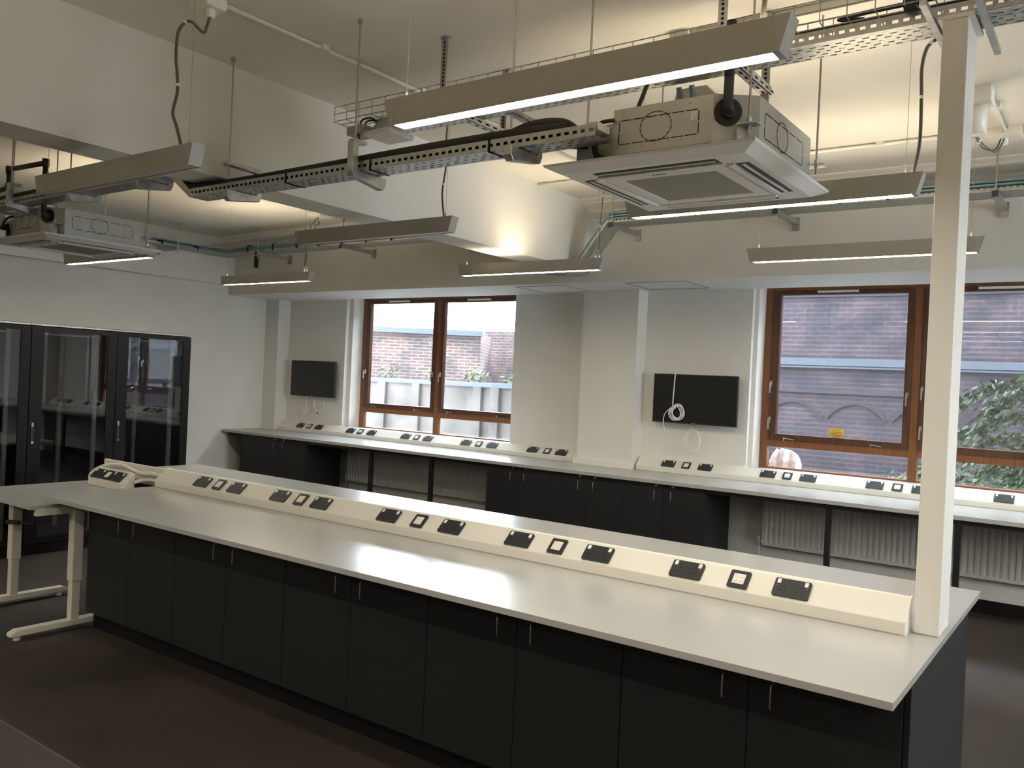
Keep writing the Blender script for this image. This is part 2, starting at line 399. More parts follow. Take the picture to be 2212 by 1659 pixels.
# ------------------------------------------------------------------ island
IX0, IX1, IY0, IY1 = -5.606, -.505, 2.645, 4.478
o = MB().box(IX0, IX1, IY0, 3.525, .874, .9).build('worktop', [M['worktop']], loc=(-3.05, 3.08, .874), bevel=.0015)
tag(o, 'long pale grey worktop slab on the camera side of the island', 'worktop')
o = MB().box(-6.66, IX1, 3.527, IY1, .874, .9).build('worktop', [M['worktop']], loc=(-3.6, 4.0, .874), bevel=.0015)
tag(o, 'pale grey rear worktop slab of the island, behind the power trunking', 'worktop')
def handle_bar(b, x, y, z0, z1):
    b.tube(smooth_path([(x, y, z1), (x, y - .022, z1 - .004), (x, y - .028, z1 - .014)], 3) + smooth_path([(x, y - .028, z0 + .014), (x, y - .022, z0 + .004), (x, y, z0)], 3), .0036, 6)
def cabinet(label, x0, x1, yf, yb, zt, kick, group, hz, lock=False, kback=.06, mid=None, kx=(0, 0)):
    base = ((x0 + x1) / 2, (yf + yb) / 2, 0)
    t = thing('base_cabinet', label, 'cabinet', base, group)
    MB().box(x0 + .001, x1 - .001, yf + .019, yb, kick, zt).build('carcass', M['black'], t, base)
    MB().box(x0 + kx[0], x1 - kx[1], yf + kback, yb - .03, 0, kick).build('plinth', M['plinth'], t, base)
    mid = mid or (x0 + x1) / 2
    for k, (a, b) in enumerate(((x0 + .002, mid - .0015), (mid + .0015, x1 - .002))):
        d = MB().box(a, b, yf, yf + .018, kick + .003, zt - .004).build('door', M['black'], t, base, bevel=.001)
        hx = (b - .085) if k == 0 else (a + .085)
        hb = MB(); handle_bar(hb, hx, yf, hz[0], hz[1]); hb.build('handle', M['steel'], d, base, smooth=True)
        if lock: MB().cyl((hx + .01, yf, hz[1] + .045), (hx + .01, yf - .006, hz[1] + .045), .011, 12).build('lock', M['steel'], d, base)
    return t
ilab = ['black two-door base cabinet at the left end of the island, beside the desk',
        'black two-door base cabinet, second from the left end of the island',
        'black two-door base cabinet in the middle of the island front',
        'black two-door base cabinet, second from the right end of the island',
        'black two-door base cabinet at the right end of the island, under the worktop corner']
for k in range(5):
    cabinet(ilab[k], -5.528 + k, -4.528 + k, 2.917, 3.52, .874, .115, 'island cabinets', (.686, .782))
o = MB().box(-.526, -.508, 2.93, 4.13, 0, .874).build('end_panel', M['black'], loc=(-.517, 3.5, 0)); tag(o, 'dark end panel closing the right end of the island below the column', 'panel')
o = MB().box(-6.62, -6.60, 3.62, 4.13, 0, .874).build('end_panel', M['black'], loc=(-6.61, 3.9, 0)); tag(o, 'dark end panel under the far left end of the rear worktop', 'panel')
o = MB().box(-6.50, -5.60, 3.533, 3.553, .9, 1.010).build('upstand_board', M['pvc'], loc=(-6.05, 3.543, .9), bevel=.002)
tag(o, 'low cream upstand board at the back of the white desk power box', 'board')
# column
CB = (-.565, 3.59, .9)
t = thing('steel_column', 'white steel column rising from the right end of the island worktop to the cable tray', 'column', CB)
MB().box(-.609, -.521, 3.4825, 3.545, .9, 3.2).build('post', M['sheen'], t, CB, bevel=.004)
MB().box(-.603, -.522, 3.548, 3.695, .9, 3.2).build('post_web', M['sheen'], t, CB, bevel=.004)
MB().box(-.625, -.50, 3.47, 3.71, 3.2, 3.212).build('cap_plate', M['sheen'], t, CB)

# ------------------------------------------------------------------ sit-stand desk
DB = (-6.06, 2.99, 0)
t = thing('adjustable_desk', 'white height-adjustable desk with T-feet at the left end of the island', 'desk', DB)
MB().box(-6.555, -5.578, 2.56, 3.43, .815, .84).build('desktop', M['worktop'], t, DB, bevel=.0015)
for x in (-6.455, -5.588):
    lg = MB(); lg.box(x - .036, x + .036, 2.835, 2.90, .32, .80); lg.build('leg_sleeve', M['deskwhite'], t, DB, bevel=.003)
    MB().box(x - .029, x + .029, 2.841, 2.894, .06, .33).build('leg', M['deskwhite'], t, DB, bevel=.003)
    ft = MB().prism([(2.47, .028), (2.475, .05), (2.51, .066), (3.22, .066), (3.255, .05), (3.26, .028)], 'x', x - .033, x + .033).build('foot', M['deskwhite'], t, DB, bevel=.003)
    for y in (2.52, 3.20): MB().cyl((x, y, 0), (x, y, .028), .024, 12).build('levelling_pad', M['pvc'], ft, DB)
    MB().box(x - .022, x + .022, 2.60, 3.36, .772, .815).build('top_arm', M['deskwhite'], t, DB, bevel=.003)
MB().box(-6.44, -5.60, 2.85, 2.885, .775, .805).build('cross_rail', M['deskwhite'], t, DB)
ck = MB(); ck.cyl((-6.41, 2.79, .605), (-6.31, 2.83, .605), .016, 10); ck.cyl((-6.31, 2.83, .605), (-6.20, 2.87, .61), .007, 8); ck.cyl((-6.20, 2.87, .61), (-6.20, 2.87, .775), .007, 8); ck.build('crank_handle', M['dark'], t, DB)
# power box on the desk
PB = (-6.10, 3.39, .84)
t = thing('desk_power_box', 'cream sloped power box with two black double sockets on the white desk', 'power box', PB)
b = MB(); x0, x1 = -6.35, -5.85
pf = trunk_profile(3.33, .84, .095); b.prism(pf, 'x', x0, x1 - .05)
pf2 = [(y + (.02 if y < 3.38 else -.01), .84 + (z - .84) * .92) for y, z in pf]
b.prism(pf, 'x', x1 - .05, x1, off=pf2)
b.build('box_body', M['pvc'], t, PB, bevel=.006, seg=3)
for x, p in ((-6.335, P_S), (-6.172, P_M), (-6.070, P_S)): put(p, t, PB, x, 3.33 + .012 * math.cos(TH) - .0004, .888 + .012 * math.sin(TH) + .0004)
b = MB()
b.tube(smooth_path([(-5.585, 3.47, .968), (-5.72, 3.475, .972), (-5.86, 3.475, .962), (-5.98, 3.49, .965), (-6.12, 3.50, .985), (-6.24, 3.49, .99), (-6.34, 3.455, .975), (-6.395, 3.41, .94), (-6.41, 3.38, .90), (-6.385, 3.37, .873), (-6.355, 3.375, .868)]), .014, 10)
b.tube(smooth_path([(-5.585, 3.455, .925), (-5.70, 3.465, .93), (-5.80, 3.46, .92), (-5.852, 3.41, .90)]), .014, 10)
b.build('flexible_conduit', M['pvc'], t, PB, smooth=True)

# ------------------------------------------------------------------ window bench
prof = [(XL, 7.263), (3.6, 7.263), (3.6, 8.135), (1.66, 8.135), (1.66, 7.94), (1.0, 7.94), (1.0, 8.135), (-4.165, 8.135), (-4.165, 7.94), (-4.834, 7.94), (-4.834, 8.135), (-9.995, 8.135), (-9.995, 7.94), (XL, 7.94)]
o = MB().prism([(x + 3.3, y - 7.7) for x, y in prof], 'z', 0, .035).build('worktop', [M['worktop']], bevel=.0015); o.location = (-3.3, 7.7, .865)
tag(o, 'long pale grey window bench top running along the whole window wall', 'worktop')
cabinet('black two-door cabinet under the left end of the window bench', -9.888, -8.527, 7.30, 7.90, .865, .10, 'window bench cabinets', (.70, .80), True, mid=-9.061)
wl = ['black two-door cabinet, leftmost of the middle run under the window bench',
      'black two-door cabinet in the middle of the run below the middle pier', 'black two-door cabinet under the window bench, right end of the middle run']
for k in range(3): cabinet(wl[k], -5.575 + .84 * k, -4.735 + .84 * k, 7.30, 7.90, .865, .10, 'window bench cabinets', (.70, .80), True)
def bench_frame(label, x0, x1, legs):
    base = ((x0 + x1) / 2, 7.5, 0); t = thing('bench_frame', label, 'frame', base)
    MB().box(x0, x1, 7.31, 7.35, .825, .865).build('front_rail', M['black_metal'], t, base)
    for x in legs:
        MB().box(x - .022, x + .022, 7.31, 7.354, 0, .825).build('leg', M['black_metal'], t, base)
        MB().box(x - .02, x + .02, 7.354, 7.92, .83, .865).build('side_rail', M['black_metal'], t, base)
    for x in [q + .46 for q in legs[:-1]]: MB().box(x - .05, x + .05, 7.50, 7.56, .82, .865).build('fixing_bracket', M['black_metal'], t, base)
bench_frame('black steel support frame under the bench below the left window', -8.52, -5.585, (-7.37, -6.40))
bench_frame('black steel support frame under the bench below the right window', -3.045, 3.5, (-1.97, -1.0, .2, 1.4, 2.6))
def radiator(label, x0, x1, z0=.295, z1=.80):
    base = ((x0 + x1) / 2, 8.09, z0); t = thing('radiator', label, 'radiator', base)
    n = int((x1 - x0 - .06) / .05); pr = [(x0, 8.07)]
    pr = [(x0, 8.11), (x0, 8.052), (x0 + .03, 8.052)]
    for i in range(n):
        a = x0 + .03 + i * .05; pr += [(a + .012, 8.052), (a + .018, 8.062), (a + .034, 8.062), (a + .04, 8.052)]
    pr += [(x1, 8.052), (x1, 8.11)]
    MB().prism(pr, 'z', z0 + .03, z1 - .03).build('panel', M['radiator'], t, base)
    MB().box(x0, x1, 8.05, 8.112, z0, z0 + .03).box(x0, x1, 8.05, 8.112, z1 - .03, z1).build('header', M['radiator'], t, base, bevel=.006)
    MB().box(x0 + .2, x0 + .25, 8.112, 8.147, z0 + .1, z1 - .1).box(x1 - .25, x1 - .2, 8.112, 8.147, z0 + .1, z1 - .1).build('wall_bracket', M['radiator'], t, base)
    v = MB(); v.cyl((x0 - .035, 8.08, z0 + .03), (x0, 8.08, z0 + .03), .009); v.cyl((x0 - .035, 8.08, 0), (x0 - .035, 8.08, z0 + .05), .0075); v.cyl((x0 - .035, 8.08, z0 + .03), (x0 - .035, 8.08, z0 + .09), .016)
    v.build('valve', M['trim'], t, base)
radiator('white ribbed panel radiator under the left window', -8.56, -6.05)
radiator('white ribbed panel radiator under the right window', -2.78, -.05)

# ------------------------------------------------------------------ televisions
def tv(label, x0, x1, z0=1.412, z1=1.916):
    base = ((x0 + x1) / 2, 8.05, z0); t = thing('wall_television', label, 'television', base)
    b = MB(); b.box(x0, x1, 8.030, 8.066, z0, z1)
    b.build('casing', M['bezel'], t, base, bevel=.004)
    MB().box(x0 + .010, x1 - .010, 8.0285, 8.0302, z0 + .020, z1 - .010).build('screen', M['screen'], t, base)
    MB().box((x0 + x1) / 2 - .022, (x0 + x1) / 2 + .022, 8.0288, 8.0300, z0 + .006, z0 + .013).build('badge', M['steel'], t, base)
    MB().box(x0 + .25, x1 - .25, 8.066, YW, z0 + .13, z1 - .13).build('wall_mount', M['dark'], t, base)
tv('black flat television on the wall in the left corner bay', -9.774, -8.856)
tv('black flat television beside the right window, with a cable coil hung over it', -3.990, -3.078)
def ring(b, cx, y, cz, rx, rz, turns, r=.006, dx=.0, n=24):
    pts = [(cx + rx * math.sin(2 * PI * i / n) + dx * i / n, y + .003 * math.sin(i), cz + rz * math.cos(2 * PI * i / n)) for i in range(int(n * turns) + 1)]
    b.tube(pts, r, 6)
b = MB()
b.tube(smooth_path([(-3.745, 8.075, 1.90), (-3.745, 8.05, 1.925), (-3.745, 8.020, 1.915), (-3.752, 8.016, 1.75), (-3.755, 8.014, 1.60), (-3.72, 8.012, 1.565)]), .006, 6)
for k, (ox, oz) in enumerate(((0, 0), (.018, .012), (-.012, -.01), (.03, -.004))): ring(b, -3.715 + ox, 8.014 - .004 * k, 1.525 + oz, .065, .072, 1)
b.tube(smooth_path([(-3.78, 8.012, 1.565), (-3.84, 8.012, 1.50), (-3.855, 8.014, 1.42), (-3.845, 8.03, 1.34), (-3.84, 8.04, 1.318)]), .005, 6)
o = b.build('coiled_cable', M['rocker'], loc=(-3.745, 8.02, 1.5), smooth=True); tag(o, 'white cable coil hanging over the front of the right television', 'cable')
b = MB(); ring(b, -3.56, 8.085, 1.235, .085, .115, 1.0, .006); ring(b, -3.545, 8.088, 1.245, .075, .11, 1.0, .005)
b.tube(smooth_path([(-3.60, 8.09, 1.42), (-3.58, 8.09, 1.37), (-3.555, 8.085, 1.352)]), .005, 6); b.cyl((-3.53, 8.085, 1.345), (-3.50, 8.085, 1.325), .009, 8)
o = b.build('hanging_cable', M['pvc'], loc=(-3.56, 8.085, 1.2), smooth=True); tag(o, 'white looped lead hanging on the wall below the right television', 'cable')
b = MB(); b.tube([(-9.49, 8.09, 1.42), (-9.49, 8.092, 1.33), (-9.485, 8.095, 1.26)], .006, 6)
for k in range(5): ring(b, -9.48 + .012 * (k - 2), 8.094 - .003 * k, 1.205 + .006 * (k % 3), .055 - .007 * k, .055 - .006 * k, 1, .006)
o = b.build('hanging_cable_coil', M['rocker'], loc=(-9.48, 8.09, 1.2), smooth=True); tag(o, 'small white cable coil on the wall below the corner television, above the trunking', 'cable')
b = MB(); pts = [(-9.21 + .105 * math.cos(a), 8.09, 1.30 + .12 * math.sin(a)) for a in [PI * (1 - .02 + k / 12 * 1.05) for k in range(13)]]
b.tube([(-9.31, 8.09, 1.41)] + pts + [(-9.11, 8.09, 1.36)], .006, 6); b.cyl((-9.245, 8.085, 1.183), (-9.22, 8.085, 1.18), .010, 8, 1)
o = b.build('hanging_cable', [M['pvc'], M['dark']], loc=(-9.2, 8.09, 1.3), smooth=True); tag(o, 'white lead hanging in a half loop under the corner television', 'cable')

# ------------------------------------------------------------------ server racks
RX = -7.92
railm = slot_mat('rack_rail', 1, 2, .02, .0222, .009, .009, (.75, .75, .72), stag=0, metal=0.)
def rack():
    Y0, Y1, D, H = 0., .798, 1.0, 2.07
    t = thing('server_rack', '', 'rack', (RX, 0, 0))
    L = (RX, 0, 0)
    c = MB(); xb = RX - D
    c.box(xb, RX - .045, Y0, Y0 + .012, .03, H); c.box(xb, RX - .045, Y1 - .012, Y1, .03, H); c.box(xb, RX - .02, Y0, Y1, H, H + .022)
    c.box(xb, xb + .012, Y0, Y1, .03, H); c.box(xb, RX - .02, Y0, Y1, 0, .09); c.box(xb, RX - .03, Y0 + .012, Y1 - .012, .09, .11)
    c.build('cabinet_body', M['rack_black'], t, L, bevel=.003)
    MB().box(RX - .022, RX - .012, Y0 + .002, Y1 - .002, H + .004, H + .018).build('top_strip', M['galv'], t, L)
    f = MB(); a, b = Y0 + .115, Y1 - .085
    f.box(RX - .02, RX, Y0 + .004, a, .10, H - .005); f.box(RX - .02, RX, b, Y1 - .004, .10, H - .005)
    f.box(RX - .02, RX, a, b, H - .045, H - .005); f.box(RX - .02, RX, a, b, .10, .16)
    z = .22
    while z < H - .1:
        for yy, sg in ((Y0 + .062, 1), (Y1 - .045, -1)):
            f.obox((RX + .0005, yy, z), (1, 0, 0), (0, 1, .35 * sg), (0, -.35 * sg, 1), .001, .022, .004, 1)
        z += .052
    d = f.build('door_frame', [M['rack_black'], M['hole']], t, L)
    MB().box(RX - .012, RX - .008, a, b, .16, H - .045).build('door_glass', M['rackglass'], d, L)
    h = MB(); h.box(RX, RX + .012, Y0 + .022, Y0 + .048, 1.0, 1.20); h.build('door_handle', M['dark'], d, L, bevel=.003)
    h = MB(); h.cyl((RX + .012, Y0 + .035, 1.02), (RX + .02, Y0 + .035, 1.02), .013, 12); h.box(RX + .012, RX + .014, Y0 + .026, Y0 + .044, 1.16, 1.20); h.build('lock', M['chrome'], d, L)
    for dx, ys in ((.10, (.135, .655)), (.72, (.165, .625))):
        for y in ys: MB().box(RX - dx - .03, RX - dx, y - .018, y + .018, .11, H).build('mounting_rail', railm, t, L)
    MB().box(RX - .09, RX - .085, .12, .68, H - .075, H - .06).box(RX - .09, RX - .085, .12, .68, .13, .145).build('cross_strip', M['galv'], t, L)
    return t
r0 = rack()
rl = ['black glass-door server rack at the right end of the row, by the bare wall', 'black glass-door server rack in the middle of the row of racks', 'black glass-door server rack at the left edge of the photo']
for k in range(3):
    r = r0 if k == 0 else copy_tree(r0)
    r.location = (RX, 4.387 - .7985 * k, 0); r['label'] = rl[k]; r['group'] = 'server racks along the left side'

# ------------------------------------------------------------------ luminaires
CEIL = CZ
def luminaire(label, xl, y, on, flex, zb=2.695):
    """1.5 m suspended linear light; bottom edge starts at xl"""
    L = (xl + .72, y + .03, zb); t = thing('pendant_light', label, 'light', L, 'linear pendant lights')
    x0, x1, ln = xl - .028, xl + 1.472, 1.444
    y0, y1 = y, y + .062; zt = zb + .098
    b = MB()                                                        # trough body: front, back sides
    for ya, yb, yc, yd in ((y0 - .004, y0, y0, y0 + .004), (y1 + .004, y1, y1, y1 - .004)):
        b._add([(xl + .02, ya if True else 0, zt), (xl + .02, yb, zt), (xl + .02, yd, zb), (xl + .02, yc, zb), (x1 - .048, ya, zt), (x1 - .048, yb, zt), (x1 - .048, yd, zb), (x1 - .048, yc, zb)],
               [(0, 1, 2, 3), (4, 5, 6, 7), (0, 1, 5, 4), (1, 2, 6, 5), (2, 3, 7, 6), (3, 0, 4, 7)], 0)
    b.box(xl + .02, x1 - .048, y0, y1, zt - .05, zt - .046)
    b.build('housing', M['alu'], t, L)
    for sgn, xa, xt, xi in ((-1, xl, x0, xl + .02), (1, xl + ln, x1, x1 - .048)):
        pr = [(xi, zt), (xt, zt), (xa, zb), (xi, zb)]
        MB().prism(pr, 'y', y0 - .003, y1 + .003).build('end_cap', M['alucap'], t, L)
    MB().box(xl + .02, x1 - .048, y0 + .004, y1 - .004, zb + .003, zb + .007).build('diffuser', M['lamp_dn'] if on else M['off'], t, L)
    MB().box(xl + .02, x1 - .048, y0 + .006, y1 - .006, zt - .010, zt - .006).build('uplight_diffuser', M['lamp_up'] if on else M['off'], t, L)
    for xw in (xl + .05, xl + 1.39):
        top = CEIL if not (-4.66 < xw < -4.33) else 2.89
        b = MB(); b.cyl((xw, y + .031, zt - .03), (xw, y + .031, top), .0012, 5); b.cyl((xw, y + .031, zt - .003), (xw, y + .031, zt + .028), .004, 6)
        b.build('suspension_wire', M['rod'], t, L)
    if flex:
        fb = MB()
        for path, r in flex: fb.tube(smooth_path(path), r, 7)
        fo = fb.build('flex_cable', M['flex'], t, L, smooth=True)
        for path, r in flex:
            cb = MB(); ps = smooth_path(path)
            for q in (len(ps) // 3, 2 * len(ps) // 3): cb.cyl(ps[q] - Vector((0, 0, .006)), ps[q] + Vector((0, 0, .006)), r + .003, 8)
            cb.build('cable_clip', M['rocker'], fo, L)
    return t
R1, R2, R3 = 2.234, 4.09, 5.87
ZT = 2.793
luminaire('large lit linear pendant light nearest the camera, above the island centre', -2.23, R1, True, [([(-.80, R1 + .03, 3.556), (-.80, R1 + .03, 3.2), (-.835, R1 + .03, 2.95), (-.85, R1 + .03, ZT - .01)], .008)])
luminaire('unlit linear pendant light at upper left, hanging from a coiled grey flex', -4.94, R1, False,
          [([(-3.66, R1 + .19, 3.50), (-3.66, R1 + .17, 3.42), (-3.63, R1 + .13, 3.37), (-3.68, R1 + .09, 3.42), (-3.72, R1 + .06, 3.37), (-3.70, R1 + .04, 3.24), (-3.67, R1 + .03, 3.16), (-3.66, R1 + .03, 3.06), (-3.69, R1 + .03, 2.97), (-3.655, R1 + .03, 2.90), (-3.60, R1 + .03, ZT - .01)], .0075)])
luminaire('unlit linear pendant light in the middle row, left of the beam underside', -4.93, 4.05, False,
          [([(-3.56, 4.10, 3.556), (-3.57, 4.09, 3.3), (-3.555, 4.08, 3.12), (-3.575, 4.08, 2.95), (-3.55, 4.08, ZT - .01)], .006)])
luminaire('lit linear pendant light partly behind the far left air conditioner', -8.33, 4.05, True, None)
luminaire('lit linear pendant light in the far left corner in front of the window bulkhead', -8.25, 5.75, True,
          [([(-7.40, 6.36, 3.50), (-7.35, 6.33, 3.40), (-7.30, 6.3, 3.45), (-7.28, 6.25, 3.38), (-7.22, 6.1, 3.25), (-7.05, 5.9, 3.1), (-6.92, 5.82, 2.95), (-6.90, 5.78, ZT - .01)], .005),
           ([(-7.42, 6.36, 3.50), (-7.42, 6.33, 3.42), (-7.36, 6.3, 3.40), (-7.33, 6.25, 3.44), (-7.26, 6.1, 3.25), (-7.02, 5.9, 3.1), (-6.94, 5.82, 2.95), (-6.90, 5.78, ZT - .01)], .005)])
luminaire('lit linear pendant light directly beneath the end of the ceiling beam', -4.89, R3, True,
          [([(-3.47, R3 + .06, 3.556), (-3.47, R3 + .05, 3.3), (-3.48, R3 + .04, 3.05), (-3.47, R3 + .035, ZT)], .004)])
luminaire('lit linear pendant light behind the near air conditioner, left of the column', -2.235, 4.095, True,
          [([(-.62, 4.12, 3.34), (-.67, 4.12, 3.375), (-.725, 4.12, 3.385), (-.762, 4.12, 3.371), (-.784, 4.12, 3.338), (-.797, 4.12, 3.258), (-.793, 4.12, 3.133), (-.79, 4.12, 2.966), (-.797, 4.12, 2.873), (-.815, 4.12, ZT - .01)], .008)])
luminaire('lit linear pendant light in front of the right window, passing behind the column', -2.20, R3 - .02, True,
          [([(-.72, 6.28, 3.49), (-.745, 6.22, 3.41), (-.80, 6.1, 3.40), (-.845, 6.0, 3.46), (-.86, 5.93, 3.30), (-.845, 5.89, 3.10), (-.855, 5.88, 2.95), (-.88, 5.88, ZT - .01)], .005),
           ([(-.70, 6.28, 3.49), (-.735, 6.20, 3.39), (-.79, 6.08, 3.41), (-.84, 6.0, 3.46), (-.875, 5.93, 3.28), (-.855, 5.89, 3.08), (-.87, 5.88, 2.93), (-.88, 5.88, ZT - .01)], .005)])
# the same row of fittings carries on to the right and behind the photographer
luminaire('lit linear pendant light of the front row, continuing right of the frame', .75, R1, True, None)
luminaire('lit linear pendant light of the middle row, continuing right of the frame', .75, 4.09, True, None)
luminaire('lit linear pendant light of the back row, continuing right of the frame', .75, R3, True, None)
for nm, xx, yy in (('far left', -8.45, .38), ('left', -4.94, .38), ('middle', -2.23, .38), ('right', .75, .38), ('far left back', -8.45, -1.5), ('left back', -5.95, -1.5), ('middle back', -2.23, -1.5), ('right back', .75, -1.5)):
    luminaire('lit linear pendant light outside the frame, behind the photographer, %s' % nm, xx, yy, True, None)

# ------------------------------------------------------------------ ceiling boxes and conduits
def cbox(label, x, y, sx, sy, h, cat='junction box', name='ceiling_box', stub=None):
    base = (x, y, CZ - h); t = thing(name, label, cat, base)
    MB().box(x - sx / 2, x + sx / 2, y - sy / 2, y + sy / 2, CZ - h, CZ).build('box_body', M['pvc'], t, base, bevel=.004)
    if stub: MB().cyl((stub[0], stub[1], CZ - h - .04), (stub[0], stub[1], CZ - h), .022, 12).build('cable_gland', M['rocker'], t, base)
    return t, base
cbox('square cream ceiling box above the upper left pendant light', -3.68, 2.42, .15, .11, .05, stub=(-3.66, 2.42))
cbox('small white ceiling box with a looped flex beyond the beam', -7.42, 6.38, .22, .14, .05)
cbox('cream ceiling box right of the column, where two conduits meet', -.70, 6.30, .20, .16, .06, stub=(-.70, 6.30))
cbox('small cream box at the left end of the ceiling trunking, above the near pendant light', -1.87, 3.92, .10, .13, .07)
t, base = cbox('cream square box with a hanging white occupancy sensor, right of the column', -.735, 5.42, .13, .13, .09, 'sensor', 'ceiling_occupancy_sensor')
MB().cyl((-.748, 5.44, CZ - .25), (-.748, 5.44, CZ - .09), .052, 20).build('sensor_body', M['rocker'], t, base, smooth=True)
MB().cyl((-.748, 5.44, CZ - .255), (-.748, 5.44, CZ - .25), .038, 20).build('sensor_lens', M['pvc'], t, base)
def conduit(label, pts, r, clips, mat, name='conduit'):
    p0 = Vector(pts[0]); t = thing(name, label, 'conduit', p0)
    MB().tube(pts, r, 10).build('pipe', mat, t, p0, smooth=True)
    for c in clips:
        MB().box(c[0] - r * 2, c[0] + r * 2, c[1] - r * 2, c[1] + r * 2, c[2] - r * .7, CZ if c[2] > 3.3 else c[2] + r).build('saddle_clip', mat, t, p0)
conduit('cream conduit running along the ceiling from the box above the upper left light', [(-3.62, 2.475, CZ - .018), (-3.61, 3.3, CZ - .018), (-3.595, 6.9, CZ - .018)], .012, [(-3.61, 3.09, CZ - .02), (-3.60, 3.88, CZ - .02), (-3.60, 5.2, CZ - .02)], M['pvc'])
conduit('cream conduit across the ceiling near the bulkhead, right of the near air conditioner', [(-4.33, 6.24, CZ - .018), (-.82, 6.24, CZ - .018)], .012, [(-2.6, 6.24, CZ - .02), (-1.45, 6.24, CZ - .02)], M['pvc'])
conduit('cream conduit between the occupancy sensor and the ceiling box right of the column', [(-.70, 5.49, CZ - .022), (-.70, 6.22, CZ - .022)], .018, [(-.70, 5.72, CZ - .02)], M['pvc'])
conduit('cream conduit going right along the ceiling from the box beside the column', [(-.60, 6.32, CZ - .022), (3.0, 6.34, CZ - .022)], .018, [(.4, 6.32, CZ - .02)], M['pvc'])
conduit('dark conduit along the top of the bulkhead in the left bay', [(-9.75, 7.24, 3.53), (-4.66, 7.24, 3.53)], .011, [], M['flex'])
conduit('dark conduit along the top of the bulkhead behind the column', [(-4.33, 7.18, 3.525), (3.0, 7.18, 3.525)], .013, [], M['flex'])
o = MB().box(-1.82, 3.0, 3.885, 3.955, CZ - .045, CZ).build('ceiling_trunking', M['pvc'], loc=(.5, 3.92, CZ - .045), bevel=.003)
tag(o, 'cream square trunking along the ceiling above the near pendant light', 'trunking')

# ------------------------------------------------------------------ cable trays
slotB = slot_mat('tray_base_x', 0, 1, .052, .028, .026, .010)
slotF = slot_mat('tray_flange_x', 0, 2, .040, .05, .022, .014, v0=-.1 + 0, stag=0)
slotY = slot_mat('tray_base_y', 1, 0, .052, .028, .026, .010)
def tray_x(x0, x1, y0, y1, z, h, parent, base, dz=0.):
    """perforated tray section along x; dz = rise from x0 to x1"""
    b = MB(); th = .0015
    b._add([(x0, y0, z), (x0, y1, z), (x1, y1, z + dz), (x1, y0, z + dz)], [(0, 1, 2, 3)], 0)
    for y in (y0, y1):
        b._add([(x0, y, z), (x1, y, z + dz), (x1, y, z + dz + h), (x0, y, z + h)], [(0, 1, 2, 3)], 1)
        s_ = 1 if y == y0 else -1
        b._add([(x0, y, z + h), (x1, y, z + dz + h), (x1, y + s_ * .008, z + dz + h), (x0, y + s_ * .008, z + h)], [(0, 1, 2, 3)], 2)
    o = b.build('tray_section', [slotB, slotF if dz == 0 else M['galv'], M['galv']], parent, base)
    sl = o.modifiers.new('sheet', 'SOLIDIFY'); sl.thickness = th; sl.offset = 0
    return o
def hanger_rod(x, y, z0, parent, base, z1=CZ, r=.005):
    b = MB(); b.cyl((x, y, z0), (x, y, z1), r, 8); b.cyl((x, y, z1 - .02), (x, y, z1), r * 2.4, 8)
    return b.build('hanger_rod', M['rod'], parent, base)
# tray A: refrigerant tray feeding the near cassette
AY0, AY1 = 2.985, 3.115
TA = (-3.2, 3.05, 2.80)
ta = thing('pipe_tray', 'galvanised slotted tray with lagged pipes running left from the near air conditioner', 'cable tray', TA)
tray_x(-4.65, -1.80, AY0, AY1, 2.80, .05, ta, TA)
tray_x(-4.88, -4.65, AY0, AY1, 2.955, .05, ta, TA, -.155)
tray_x(-8.9, -4.88, AY0, AY1, 2.955, .05, ta, TA)
def c_bracket(x, zt, front, parent, base, hz=.155):
    """formed hanger: lower arm under the tray, web beside it, upper arm to the rod"""
    z0, z1 = zt - .022, zt + hz; w_ = .021
    yw0, yw1, ya, ylo = (AY0 - .06, AY0 - .022, 3.02, AY1 + .05) if front else (AY1 + .022, AY1 + .06, 2.93, AY0 - .05)
    sgn = 1 if front else -1
    b = MB()
    b.box(x - w_, x + w_, min(yw0, yw1), max(yw0, yw1), z0 + .012, z1 - .012)
    lo = (yw0 if front else yw1); b.prism([(lo, z0 + .02), (lo + sgn * .015, z0 - .012), (ylo - sgn * .02, z0 - .045), (ylo, z0 - .02), (ylo, z0 + .02)], 'x', x - w_, x + w_)
    b.prism([(lo, z1 - .012), (lo + sgn * .012, z1), (ya, z1), (ya, z1 - .018), (yw1 if front else yw0, z1 - .026)], 'x', x - w_, x + w_)
    b.build('c_bracket', M['galv'], parent, base, bevel=.003)
    hanger_rod(x, 2.955, z1 - .075, parent, base)
for x, zt, fr in ((-3.185, 2.80, True), (-4.22, 2.80, False), (-2.21, 2.80, False), (-5.15, 2.955, False), (-6.05, 2.955, False), (-6.95, 2.955, True)): c_bracket(x, zt, fr, ta, TA)
b = MB(); pa = [(-8.9, 3.022, 3.01), (-4.95, 3.022, 3.01), (-4.62, 3.022, 2.862), (-2.7, 3.022, 2.866), (-2.2, 3.03, 2.868), (-1.98, 3.06, 2.87)]
b.tube(smooth_path(pa, 8), .030, 10); b.tube(smooth_path([(x, y + .052, z - .008) for x, y, z in pa], 8), .022, 10)
b.tube(smooth_path([(-2.30, 3.04, 2.87), (-2.15, 3.05, 2.905), (-2.02, 3.07, 2.90), (-1.96, 3.08, 2.865), (-1.93, 3.10, 2.85)], 6), .024, 10)
o = b.build('lagged_pipe', M['foam'], loc=TA, smooth=True); tag(o, 'black foam-lagged pipes lying in the slotted tray', 'pipe')
o = MB().box(-1.86, -1.80, 3.0, 3.10, 2.83, 2.862).build('pipe_end', M['pvc'], ta, TA)
b = MB()
